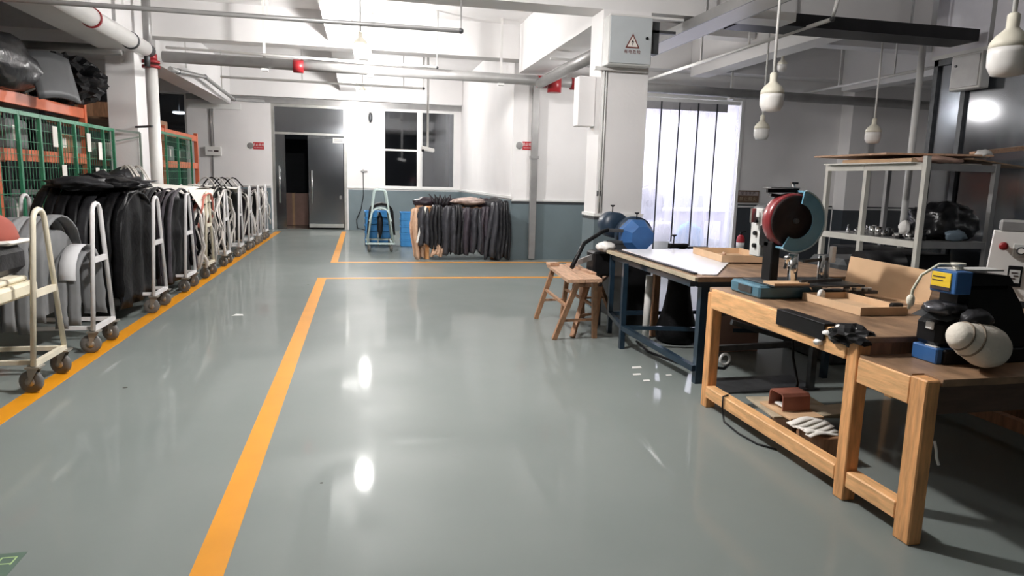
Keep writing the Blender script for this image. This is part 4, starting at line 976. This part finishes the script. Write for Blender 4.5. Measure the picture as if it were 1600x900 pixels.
# band machine on the low table --------------------------------------
LZ=.732
bm_=thing('skiving_machine','black covered machine on a blue base at the near end of the table','machine',(2.8,2.55,LZ))
obj('blue_base',MB().box((2.50,2.515,LZ),(2.85,2.66,.805),.006),BLUEM,bm_)
obj('dark_base',MB().box((2.53,2.50,LZ),(3.3,2.675,.80),.006),BLACKP,bm_)
obj('black_housing',MB().box((2.50,2.52,.81),(2.66,2.66,.93),.02).box((2.60,2.51,.80),(2.86,2.67,1.10),.03).prism([(2.60,2.50,1.09),(2.86,2.50,1.09),(2.82,2.50,1.135),(2.62,2.50,1.15)],(0,.16,0)),BLACKP,bm_)
obj('black_housing',MB().prism([(2.84,2.52,.80),(3.00,2.52,.80),(2.98,2.52,.90),(2.93,2.52,1.0),(2.865,2.52,1.08),(2.84,2.52,1.09)],(0,.15,0)),BLACKP,bm_)
obj('blue_head',MB().box((2.515,2.475,1.055),(2.60,2.615,1.155),.004),BLUEM,bm_)
obj('yellow_label',MB().box((2.510,2.50,1.07),(2.515,2.605,1.145),.001),YELLOW,bm_)
obj('label_band',MB().box((2.508,2.50,1.067),(2.510,2.605,1.082)).box((2.508,2.53,1.122),(2.510,2.595,1.127)).box((2.508,2.54,1.106),(2.510,2.598,1.110)),INKD,bm_)
obj('head_arm',MB().blob((2.53,2.55,.985),(.075,.07,.032),.25,2.4,3,5.).cyl((2.50,2.52,.99),(2.60,2.50,.985),.025),mat('dark machine metal',(.09,.09,.10),.3,.7,var=.3,vscale=10),bm_)
obj('lower_jaw',MB().prism([(2.44,2.56,.945),(2.52,2.50,.93),(2.62,2.50,.96),(2.54,2.56,.99)],(0,.06,0)),STEELD,bm_)
obj('white_button',MB().box((2.488,2.545,.885),(2.50,2.585,.92),.003),BULB,bm_)
obj('paper_chip',MB().box((2.505,2.53,.806),(2.53,2.59,.810)),BULB,bm_)
obj('oil_cup',MB().cyl((2.60,2.56,1.15),(2.60,2.56,1.175),.022).cyl((2.60,2.56,1.175),(2.60,2.56,1.185),.03),BULBC,bm_)
obj('top_tray',MB().box((2.56,2.53,1.150),(2.82,2.63,1.158)),SWG,bm_)
obj('tube_line',MB().tube([(2.60,2.56,1.18),(2.54,2.60,1.175),(2.49,2.64,1.12),(2.47,2.66,1.05),(2.46,2.66,.96)],.007,6),mat('cream hose',(.66,.64,.52),.5,var=.05),bm_)
obj('hose_joint',MB().blob((2.465,2.66,1.0),(.018,.018,.03),.2,3,2,1.),BULBC,bm_)
def bag():
    m=MB(); p0=Vector((2.475,2.40,.900)); p1=Vector((2.70,2.39,.815)); ax=(p1-p0).normalized()
    prof=[(.005,-.02),(.042,-.015),(.054,.0),(.068,.05),(.084,.10),(.093,.145),(.090,.185),(.074,.22),(.048,.245),(.022,.256),(.005,.258)]
    m.lathe(prof,p0,ax,32)
    return m,p0,ax
m_,p0,ax=bag()
dbg=thing('dust_bag','off white canvas dust bag hanging off the front of the machine','bag',(2.6,2.40,.74))
obj('body',m_,BAGW,dbg)
def ring(t,r,rad=.0035): return MB().lathe([(r,-rad),(r+rad,-rad),(r+rad,rad),(r,rad)],p0+ax*t,ax,32)
obj('seam',ring(.025,.0615),SEAM,dbg); obj('seam',ring(.070,.0752),SEAM,dbg)
obj('dark_sleeve',MB().blob((2.60,2.43,.955),(.075,.05,.045),.2,2.5,3,4.),BLK2,dbg)
# control panel on its stand
cp=thing('control_box','white control box with a red button and dials at the right edge','control box',(3.25,3.0,0))
ox_,oy_=3.25,3.0
def cb_(a,b,bev=0.): return MB().box((ox_+a[0],oy_+a[1],a[2]),(ox_+b[0],oy_+b[1],b[2]),bev)
obj('case',MB().prism([(ox_+.0,oy_,1.30),(ox_+.34,oy_,1.30),(ox_+.34,oy_,.94),(ox_+.09,oy_,.945),(ox_+.045,oy_,.975),(ox_-.012,oy_,1.085)],(0,.14,0)),BULB,cp)
obj('top_lip',cb_((.02,.0,1.30),(.34,.12,1.36),.01),PIPEG,cp)
obj('red_button',MB().lathe([(.005,.035),(.018,.034),(.022,.026),(.018,.016),(.011,.012),(.011,0),(.005,0)],(ox_+.045,oy_,1.225),(0,-1,0),18),REDC,cp)
obj('dial_plate',cb_((.088,-.007,1.17),(.16,0,1.24),.004),SWG,cp)
obj('dial',MB().cyl((ox_+.122,oy_-.005,1.205),(ox_+.122,oy_-.025,1.205),.02),STEELD,cp)
obj('dial_face',MB().cyl((ox_+.122,oy_-.024,1.205),(ox_+.122,oy_-.028,1.205),.014),BULB,cp)
obj('display_frame',cb_((.078,-.007,1.015),(.14,0,1.125),.003),BLACKP,cp)
obj('display_face',cb_((.086,-.010,1.036),(.132,-.007,1.104)),SWG,cp)
obj('display_mark',cb_((.094,-.012,1.055),(.112,-.010,1.062)).box((ox_+.104,oy_-.012,1.07),(ox_+.124,oy_-.010,1.077)).box((ox_+.094,oy_-.012,1.086),(ox_+.120,oy_-.010,1.092)),INKD,cp)
obj('selector_knob',MB().cyl((ox_+.025,oy_,1.06),(ox_+.018,oy_-.035,1.065),.016).bar((ox_+.025,oy_-.03,1.06),(ox_+.05,oy_-.04,1.035),.012,.018),BLACKP,cp)
obj('post',MB().box((ox_+.22,oy_+.04,BZ+.012),(ox_+.28,oy_+.10,.95)).box((ox_+.14,oy_-.0,BZ+.001),(ox_+.36,oy_+.2,BZ+.012)),PINE,cp)
for k in range(3): obj('cable',MB().tube([(ox_+.08+.03*k,oy_+.05,.96),(ox_+.09+.02*k,oy_+.03,.90),(ox_+.12-.02*k,oy_+.04,.84),(ox_+.15+.03*k,oy_+.06,.78),(ox_+.17,oy_+.1,.70)],.006,6),BLACKP,cp)
cp.rotation_euler.z=-PI/4

# foot pedal and scraps on the floor rail -------------------------------
pd=thing('foot_pedal','red brown metal foot pedal hood on boards under the bench','pedal',(2.56,3.60,.15))
def hood():
    m=MB(); x0,x1,y0,y1=2.42,2.60,3.50,3.66
    prof=[(3.47,.19),(3.475,.275),(3.49,.292),(3.60,.292),(3.615,.275),(3.62,.19)]
    inn=[(3.612,.19),(3.607,.270),(3.596,.284),(3.494,.284),(3.483,.270),(3.478,.19)]
    m.prism([(x0,a,b) for a,b in prof+inn],(x1-x0,0,0)); m.box((x1-.008,3.478,.19),(x1,3.612,.284)); return m
obj('hood',hood(),mat('red brown enamel',(.30,.11,.075),.45,var=.25,vscale=9),pd)
obj('treadle',MB().box((2.44,3.50,.20),(2.56,3.59,.212),.003),BULB,pd)
for k,(a,b,mt) in enumerate((((2.37,3.42,.157),(2.80,3.80,.170),PLY),((2.40,3.36,.171),(2.62,3.68,.186),CARD),((2.62,3.40,.172),(2.90,3.56,.184),PLY))):
    tag(obj('scrap_board',MB().box(a,b,.002,Matrix.Rotation(.12*(k-1),3,'Z')),mt),['thin pale board lying flat across the floor rail under the bench','small brown board directly under the foot pedal','narrow board sticking out behind the foot pedal'][k],'board')
bx2=obj('support_block',MB().box((2.55,3.55,0),(2.75,3.78,.156)),STOOLL); tag(bx2,'dark wooden block under the scrap boards','block')
tag(obj('scrap_carton',MB().box((2.44,3.12,.03),(2.60,3.36,.155),.006),STOOLL),'dark brown carton under the white scraps on the floor rail','carton')
for k in range(6):
    y=3.12+.035*k; z=.158+.003*k
    tag(obj('leather_scrap',MB().grid(lambda u,v,y=y,z=z,k=k:(2.36+.22*u,y+.05*v+.03*u,z+.012*math.sin(u*5+k)+.01),6,2,.004),WPAPER),'white leather scrap lying over the floor rail','scrap','white scraps on the floor rail')
tag(obj('power_cord',MB().tube([(2.80,3.95,.80),(2.79,3.97,.60),(2.76,3.90,.40),(2.74,3.80,.25),(2.66,3.70,.20)],.009,6),BLACKP),'black power cord hanging from the bench to the foot pedal','cord')
tag(obj('loose_cable',MB().tube([(2.30,3.88,.165),(2.258,3.87,.16),(2.255,3.86,.08),(2.25,3.82,.01),(2.235,3.62,.008),(2.255,3.45,.008),(2.32,3.35,.008)],.006,6),BLACKP),'thin black cord looped over the floor rail','cord')

# things in the dark under the bench
ua=thing('steel_frame_stand','black steel frame stand below the wooden bench','stand',(3.3,4.6,0))
for x in (2.85,3.9):
    for y in (4.3,4.42): pass
obj('frame_bar',MB().bar((2.45,4.40,.34),(3.3,4.40,.36),.04).bar((2.45,4.40,.60),(3.5,4.40,.62),.04).bar((3.28,4.40,0),(3.28,4.40,.78),.045).bar((2.62,4.45,.52),(3.25,4.42,.34),.035),STEELD,ua)
obj('foot_plate',MB().box((2.6,4.38,.0),(3.35,4.75,.012)),STEELD,ua)
tag(obj('machine_cabinet',MB().box((3.9,5.0,0),(4.7,5.7,.75),.02).box((4.0,5.1,.75),(4.5,5.6,.9),.05),STEELD),'dark machine cabinet standing behind the wooden bench','machine')
tag(obj('brown_stool_box',MB().box((4.05,3.4,0),(4.4,3.75,.35),.01),STOOLL),'brown wooden box in the dark under the low table','box')
tag(obj('red_grey_box',MB().box((3.35,2.55,.42),(3.6,2.65,.55),.004),mat('dull red',(.20,.06,.05),.6,var=.2)),'dull red box fixed under the low table top','box')
mm=thing('black_floor_machine','bulky black machine standing in the dark right of the wooden bench','machine',(4.6,3.6,0))
obj('body',MB().box((4.2,3.0,0),(5.2,4.3,.85),.05),BLACKP,mm)
obj('hood',MB().blob((4.6,3.5,.95),(.5,.5,.22),.15,2,3,2.,.85),BLACKP,mm)
# black cloth lump and motor to the right of disc machine
tag(obj('small_motor',MB().cyl((3.75,4.6,.30+.62),(4.1,4.6,.92),.11,seg=20).box((3.7,4.45,.82),(4.15,4.75,.84)),BLACKP),'dark round motor behind the disc machine','motor')

# ================================================================== BLUE FRAME TABLE
T2=.84
t2=thing('blue_steel_table','steel framed dark blue table with a board top beside the bench','table',(2.9,5.5,0))
L_=[(2.31,5.78),(2.43,6.43),(2.50,4.68),(3.6,6.43),(3.6,4.68)]
for i,(x,y) in enumerate(L_): obj('leg',MB().box((x-.022,y-.022,0),(x+.022,y+.022,T2-.05)) if i!=2 else MB().box((x-.03,y-.03,0),(x+.055,y+.03,T2-.05)),BLUEF,t2)
obj('low_rail',MB().bar((2.43,6.43,.20),(2.31,5.78,.20),.04),BLUEF,t2)
obj('low_rail',MB().bar((2.31,5.78,.20),(2.46,4.66,.12),.045),BLUEF,t2)
obj('low_rail',MB().bar((2.43,6.43,.20),(3.6,6.43,.20),.04),BLUEF,t2)
obj('low_rail',MB().bar((2.31,5.78,.20),(3.6,5.5,.20),.035),BLUEF,t2)
obj('top_frame',MB().bar((2.43,6.40,T2-.07),(2.40,4.66,T2-.07),.04).bar((2.43,6.43,T2-.07),(3.6,6.43,T2-.07),.04).bar((2.43,4.66,T2-.07),(3.6,4.66,T2-.07),.04),BLUEF,t2)
obj('board_top',MB().prism([(2.37,4.52,T2-.035),(3.85,4.52,T2-.035),(3.85,6.5,T2-.035),(2.40,6.42,T2-.035)],(0,0,.035)),TOPD,t2)
obj('edge_board',MB().prism([(2.345,4.52,T2-.03),(2.37,4.52,T2-.03),(2.42,6.42,T2-.03),(2.36,6.42,T2-.03)],(0,0,.028)),PLY,t2)
wbd=obj('white_board',MB().prism([(2.45,4.62,T2+.002),(2.56,4.60,T2+.002),(3.15,5.45,T2+.002),(3.75,6.46,T2+.002),(2.52,6.42,T2+.002)],(0,0,.008)),BOARDW); tag(wbd,'large glossy white board lying on the blue steel table','board')
tag(obj('black_ruler',MB().bar((2.44,6.30,T2+.008),(2.42,4.66,T2+.008),.03,.012),BLACKP),'thin black strip along the left edge of the white board','strip')
tray('cardboard_tray',3.04,5.30,3.50,6.0,T2+.012,.06,'open cardboard tray on the blue steel table by the disc machine',-.12)
tag(obj('tray_knob',MB().blob((3.18,5.62,T2+.05),(.02,.02,.02),.2,3,2,2.),TAN),'small tan lump inside the cardboard tray on the blue table','scrap')
# items on left corner
tag(obj('white_rag',MB().blob((2.40,6.55,T2+.02),(.10,.07,.05),.4,2.6,3,3.,T2-.03),BULB),'crumpled white rag on the far corner of the blue table','rag')
lt=thing('small_dark_machine','small dark machine hanging off the far left corner of the blue table','machine',(2.36,6.7,0))
obj('head',MB().box((2.30,6.62,.55),(2.52,6.86,.80),.02),BLACKP,lt)
obj('arm',MB().bar((2.16,6.72,.68),(2.36,6.70,.76),.05).bar((2.12,6.74,.60),(2.18,6.72,.70),.03),STEEL,lt)
obj('leg',MB().box((2.40,6.78,0),(2.46,6.84,.56)),STEELD,lt)
# black bin and tangle beneath
tag(obj('black_sack',MB().lathe([(.05,0),(.19,.02),(.20,.12),(.14,.32),(.11,.5),(.10,.66),(.03,.70)],(2.95,6.0,0)),BLK),'tall black sack standing under the blue table','sack')
tag(obj('paper_roll',MB().cyl((2.70,6.15,0),(2.72,6.17,.62),.035,seg=14),BULB),'upright white roll under the blue table','roll')
tag(obj('wooden_post',MB().box((2.80,6.22,0),(2.86,6.28,.70)),STOOLL),'brown wooden post under the blue table','post')
tag(obj('carton_panel',MB().box((3.05,5.55,0),(3.55,5.60,.62)),BROWNB),'flat brown panel leaning under the blue table','panel')
for k,(x,y) in enumerate(((2.92,5.30),(2.98,5.12))):
    tag(obj('white_coil',MB().tube([(x+.045*math.cos(2*PI*j/14),y,.055+.045*math.sin(2*PI*j/14)) for j in range(14)],.012,6,True),BULB),'small white coil standing on the floor under the blue table','coil','white coils under the blue table')
cab=[(2.55,6.0,.01),(2.5,5.6,.01),(2.6,5.2,.01),(2.9,5.0,.01),(3.1,5.2,.01),(2.9,5.5,.01),(2.6,5.7,.012),(2.7,6.1,.01)]
tag(obj('floor_cable',MB().tube(cab,.012,6),BLACKP),'black cable snaking on the floor under the blue table','cable')
for k,(x,y,s) in enumerate(((2.20,5.15,.03),(2.12,4.95,.025),(2.13,4.78,.02),(2.37,4.9,.018))):
    tag(obj('paper_scrap',MB().prism([(x-s*1.6,y-s,0.001),(x+s*1.3,y-s*.7,.001),(x+s*1.6,y+s,.001),(x-s,y+s*.8,.001)],(0,0,.002)),BULB),'white paper scrap on the floor beside the blue table','paper','paper scraps beside the blue table')

# blue grinder ---------------------------------------------------------
bg=thing('blue_grinder','blue eight sided grinder housing behind the white board','machine',(2.8,6.75,0))
GX,GY,GZ=2.80,6.66,.955
oc_=lambda r,y:[(GX+r*math.cos(PI/8+k*PI/4),y,GZ+r*math.sin(PI/8+k*PI/4)) for k in range(8)]
def octa():
    m=MB(); A=[m.bm.verts.new(Vector(p)) for p in oc_(.180,GY+.16)]; B=[m.bm.verts.new(Vector(p)) for p in oc_(.180,GY+.06)]; C=[m.bm.verts.new(Vector((p[0]+.02,p[1],p[2]-.01))) for p in oc_(.125,GY-.04)]
    m.bm.faces.new(A[::-1]); m.bm.faces.new(C)
    for k in range(8):
        j=(k+1)%8; m.bm.faces.new((A[k],A[j],B[j],B[k])); m.bm.faces.new((B[k],B[j],C[j],C[k]))
    return m
obj('housing',octa(),BLUEM,bg)
obj('dark_rear',MB().lathe([(.06,0),(.19,0),(.195,.03),(.195,.14),(.06,.14)],(GX+.03,GY+.32,GZ+.0),(0,-1,0),30),mat('dark navy enamel',(.02,.04,.07),.4,var=.2),bg)
obj('rear_housing',MB().lathe([(.04,0),(.12,0),(.14,.04),(.14,.25),(.04,.25)],(GX-.12,GY+.62,GZ+.09),(0,-1,0),24),mat('dark navy enamel',(.02,.04,.07)),bg)
obj('knob',MB().cyl((GX+.0,GY+.10,GZ+.17),(GX+.0,GY+.10,GZ+.23),.006).lathe([(.008,0),(.025,.012),(.025,.02),(.008,.02)],(GX,GY+.10,GZ+.225)),BLACKP,bg)
obj('knob',MB().cyl((GX-.14,GY+.45,GZ+.20),(GX-.14,GY+.45,GZ+.29),.006).lathe([(.008,0),(.025,.012),(.025,.02),(.008,.02)],(GX-.14,GY+.45,GZ+.285)),BLACKP,bg)
obj('side_bracket',MB().box((GX-.30,GY+.05,GZ-.08),(GX-.10,GY+.15,GZ-.05)).box((GX-.28,GY+.06,GZ-.16),(GX-.1,GY+.14,GZ-.08)),STEELD,bg)
obj('side_bracket',MB().box((GX-.31,GY+.05,GZ+.04),(GX-.1,GY+.15,GZ+.07)),STEELD,bg)
obj('stand',MB().box((GX-.15,GY+.05,0),(GX+.18,GY+.45,GZ-.2),.02),BLACKP,bg)
obj('hose',MB().tube([(GX-.30,GY+.10,GZ+.06),(GX-.38,GY+.08,GZ+.04),(GX-.60,GY-.0,.88),(2.02,6.46,.66)],.022,8),BLACKP,bg)
rk=obj('rest_knob',MB().box((3.12,6.60,T2),(3.32,6.66,T2+.05)).box((3.2,6.6,T2),(3.55,6.66,T2+.02)).cyl((3.17,6.63,T2+.05),(3.17,6.63,T2+.13),.006).lathe([(.008,0),(.028,.014),(.028,.022),(.008,.022)],(3.17,6.63,T2+.12)),BLACKP); tag(rk,'black clamp with a round knob on the far edge of the white board','clamp')
st2=obj('clamp_post',MB().box((3.25,6.61,0),(3.30,6.66,T2-.001)),STEELD); tag(st2,'dark steel post carrying the black clamp','post')

# stools ----------------------------------------------------------------
def stool(name,lbl,top,feet,zt,th=.03,inset=.10):
    t=thing(name,lbl,'stool',(sum(p[0] for p in top)/4,sum(p[1] for p in top)/4,0))
    cx_=sum(p[0] for p in top)/4; cy_=sum(p[1] for p in top)/4
    mid0=((top[0][0]+top[1][0])/2,(top[0][1]+top[1][1])/2); mid1=((top[3][0]+top[2][0])/2,(top[3][1]+top[2][1])/2); g=.004
    obj('plank',MB().prism([(*top[0],zt-th),(mid0[0]-g,mid0[1],zt-th),(mid1[0]-g,mid1[1],zt-th),(*top[3],zt-th)],(0,0,th)),PINEX,t)
    obj('plank',MB().prism([(mid0[0]+g,mid0[1],zt-th),(*top[1],zt-th),(*top[2],zt-th),(mid1[0]+g,mid1[1],zt-th)],(0,0,th)),PINEX,t)
    tp=[]
    for f,c in zip(feet,top):
        p=(c[0]+(cx_-c[0])*.50,c[1]+(cy_-c[1])*inset,zt-th); tp.append(p)
        obj('leg',MB().bar((f[0],f[1],0.004),p,.045,.04),STOOLL,t)
    def at(i,z): k=z/(zt-th); return tuple(feet[i][j]+(tp[i][j]-feet[i][j])*k for j in (0,1))+(z,)
    for a,b,z in ((0,1,.20),(2,3,.22),(0,3,.34),(1,2,.34)): obj('rung',MB().bar(at(a,z),at(b,z),.03,.022),STOOLL,t)
    return t
stool('wooden_stool','long wooden bench stool standing in front of the blue grinder',[(1.82,5.92),(2.16,5.95),(2.28,7.10),(1.93,7.06)],[(1.79,6.20),(2.20,6.22),(2.16,7.20),(1.86,7.19)],.62)
stool('wooden_stool','lower wooden stool tucked behind the long bench stool',[(2.02,6.42),(2.28,6.42),(2.72,7.24),(2.40,7.30)],[(1.99,6.26),(2.26,6.40),(2.78,7.30),(2.40,7.20)],.50)
tag(obj('wood_offcut',MB().box((1.90,6.90,.622),(2.02,6.98,.655),.004,Matrix.Rotation(.3,3,'Z')),PINEX),'small wood offcut on the far end of the bench stool','offcut')
tag(obj('batten',MB().bar((2.15,7.0,.63),(2.18,6.25,.63),.05,.018),PINEX),'narrow wooden slat lying along the bench stool','slat')
tag(obj('wood_block',MB().box((2.10,6.62,.502),(2.30,6.70,.54),.004),PINEX),'pale wood block on the lower stool','block')
# floor things in dark near column
tag(obj('dark_carton',MB().box((2.72,7.2,0),(3.1,7.6,.45),.01),BLACKP),'dark carton on the floor by the column base','carton')

# fire extinguisher ---------------------------------------------------------
fe=thing('fire_extinguisher','red fire extinguisher standing against the dark wainscot','fire extinguisher',(7.36,12.4,0))
obj('stand',MB().box((7.24,12.3,0),(7.50,12.5,.15)),STEELD,fe)
obj('cylinder',MB().lathe([(.03,0),(.075,.01),(.078,.03),(.078,.30),(.06,.36),(.025,.39)],(7.36,12.4,.152)),SIGNR,fe)
obj('valve',MB().cyl((7.36,12.4,.54),(7.36,12.4,.60),.02).bar((7.36,12.4,.59),(7.46,12.4,.61),.02),BLACKP,fe)
obj('label_patch',MB().lathe([(.079,0),(.0795,0),(.0795,.12),(.079,.12)],(7.36,12.4,.27)),BULB,fe)

# ================================================================== STORAGE RACK (right back)
RX0,RX1,RY0,RY1=6.12,7.05,6.60,8.25
TZ,MZ=1.80,.93
rk=thing('steel_storage_rack','cream steel storage rack with boards on top against the glass partition','rack',((RX0+RX1)/2,(RY0+RY1)/2,0))
for x,y,m in ((RX0,RY0,RACKW),(RX0,RY1,RACKW),(RX0,7.52,RACKW),(RX1,RY0,PIPEG),(RX1,RY1,PIPEG)): obj('upright',MB().box((x-.028,y-.028,0),(x+.028,y+.028,TZ+(.08 if (x,y)==(RX0,RY0) else .02))),m,rk)
for z in (TZ,MZ,.35):
    obj('side_beam',MB().box((RX0-.03,RY0+.028,z-.075),(RX0+.01,7.492,z)),RACKW,rk)
    obj('side_beam',MB().box((RX0-.03,7.548,z-.075),(RX0+.01,RY1-.028,z)),RACKW,rk)
    obj('front_beam',MB().box((RX0+.028,RY0-.02,z-.075),(RX1-.028,RY0+.02,z)),PIPEG,rk)
    obj('shelf',MB().box((RX0+.012,RY0+.02,z-.02),(RX1,RY1,z)),PIPEG if z<TZ else STEELD,rk)
for k,(a,b,mt,lb) in enumerate((((6.0,6.7,1.802),(6.95,8.2,1.815),WPAPER,'thin white sheet lowest on top of the steel rack'),
     ((6.05,6.75,1.82),(6.6,7.9,1.86),CARDT,'flattened tan carton in the pile on top of the steel rack'),)):
    tag(obj('flat_sheet',MB().box(a,b),mt),lb,'board')
tag(obj('plywood_board',MB().prism([(5.88,6.95,1.90),(5.95,8.35,1.90),(7.1,8.25,1.885),(7.0,6.6,1.90)],(0,0,.02)),PINEX),'wide thin plywood board overhanging the top of the steel rack','board')
tag(obj('wood_plank',MB().bar((6.85,6.75,1.93),(7.62,6.75,2.03),.07,.05),PINEX),'wooden plank slanting up off the top of the steel rack','plank')
tag(obj('cloth_wad',MB().blob((6.95,6.70,1.93),(.10,.08,.05),.3,3,3,2.),BULB),'white wad on the boards above the steel rack','wad')
tag(obj('dark_board',MB().prism([(6.75,6.62,1.86),(7.5,6.55,1.775),(7.3,7.6,1.81),(6.8,7.6,1.89)],(0,0,.015)),TOPD),'dark thin board drooping over the right end of the steel rack','board')
tag(obj('pink_paper',MB().blob((6.42,6.78,1.845),(.30,.14,.045),.4,2.5,3,5.,1.802),mat('pinkish paper',(.68,.44,.34),.7,var=.15)),'crumpled pinkish paper on top of the steel rack','paper')
rr=random.Random(12)
for k in range(34):
    x=rr.uniform(6.2,6.75); y=rr.uniform(6.75,8.1); r=rr.uniform(.02,.05); h=rr.uniform(.03,.12)
    m=rr.choice([CHROME,STEELD,BLACKP,STEEL,BULB,BLACKP])
    b=MB()
    if k%3==0: b.lathe([(r*.4,0),(r,.0),(r,h*.4),(r*.5,h*.5),(r*.45,h)],(x,y,MZ+.001),seg=12)
    elif k%3==1: b.box((x-r,y-r*.7,MZ+.001),(x+r,y+r*.7,MZ+h*.6),.004).cyl((x,y,MZ+h*.5),(x,y,MZ+h),r*.4,seg=10)
    else: b.cyl((x,y,MZ+.001),(x,y,MZ+h),r*.7,seg=12).bar((x-r*1.4,y,MZ+h*.5),(x+r*1.4,y,MZ+h*.5),r*.4)
    tag(obj('machine_part',b,m),'small metal machine part among the clutter on the middle rack shelf','machine part','machine parts on the middle rack shelf')
tag(obj('white_scoop',MB().blob((6.28,7.0,1.06),(.05,.07,.09),.25,2.,3,2.).cyl((6.28,7.0,MZ+.002),(6.28,7.0,1.0),.012),BULB),'white scoop shaped part standing on the middle shelf','part')
tag(obj('twin_jars',MB().cyl((6.2,7.42,MZ+.002),(6.2,7.42,1.05),.04).cyl((6.2,7.32,MZ+.002),(6.2,7.32,1.05),.04),CHROME),'pair of shiny metal cups standing together on the middle shelf','cup')
tag(obj('black_bag',MB().blob((6.78,7.0,1.10),(.42,.30,.27),.32,2.2,4,9.,MZ+.002),GLOSSB),'big crumpled black bag on the middle shelf of the steel rack','bag')
tag(obj('blue_grey_rag',MB().blob((6.70,6.68,.99),(.14,.06,.07),.35,2.6,3,4.,MZ+.002),mat('blue grey rag',(.18,.24,.29),.7,var=.2)),'blue grey rag tucked under the black bag','rag')
tag(obj('lower_case',MB().box((6.2,6.9,.352),(6.9,8.2,.75),.02),BLACKP),'black case on the lower shelf of the steel rack','case')

# floor sign film -------------------------------------------------------------
fs=thing('floor_sticker','green floor sticker with pale lettering at the lower left corner','sticker',(-1.5,2.78,0))
obj('film',MB().box((-1.85,2.66,.0005),(-1.30,2.86,.0018)),GREENT,fs)
text('lettering','安全出口',.075,(-1.46,2.795,.0022),0,fs,LIME,.0003)
text('lettering','EXIT',.06,(-1.46,2.715,.0022),0,fs,LIME,.0003)
tag(obj('floor_mark',MB().prism([(-1.36,7.62,.0005),(-1.24,7.62,.0005),(-1.26,7.70,.0005),(-1.33,7.72,.0005)],(0,0,.0015)),RAILW),'small white worn mark on the floor near the carts','mark')
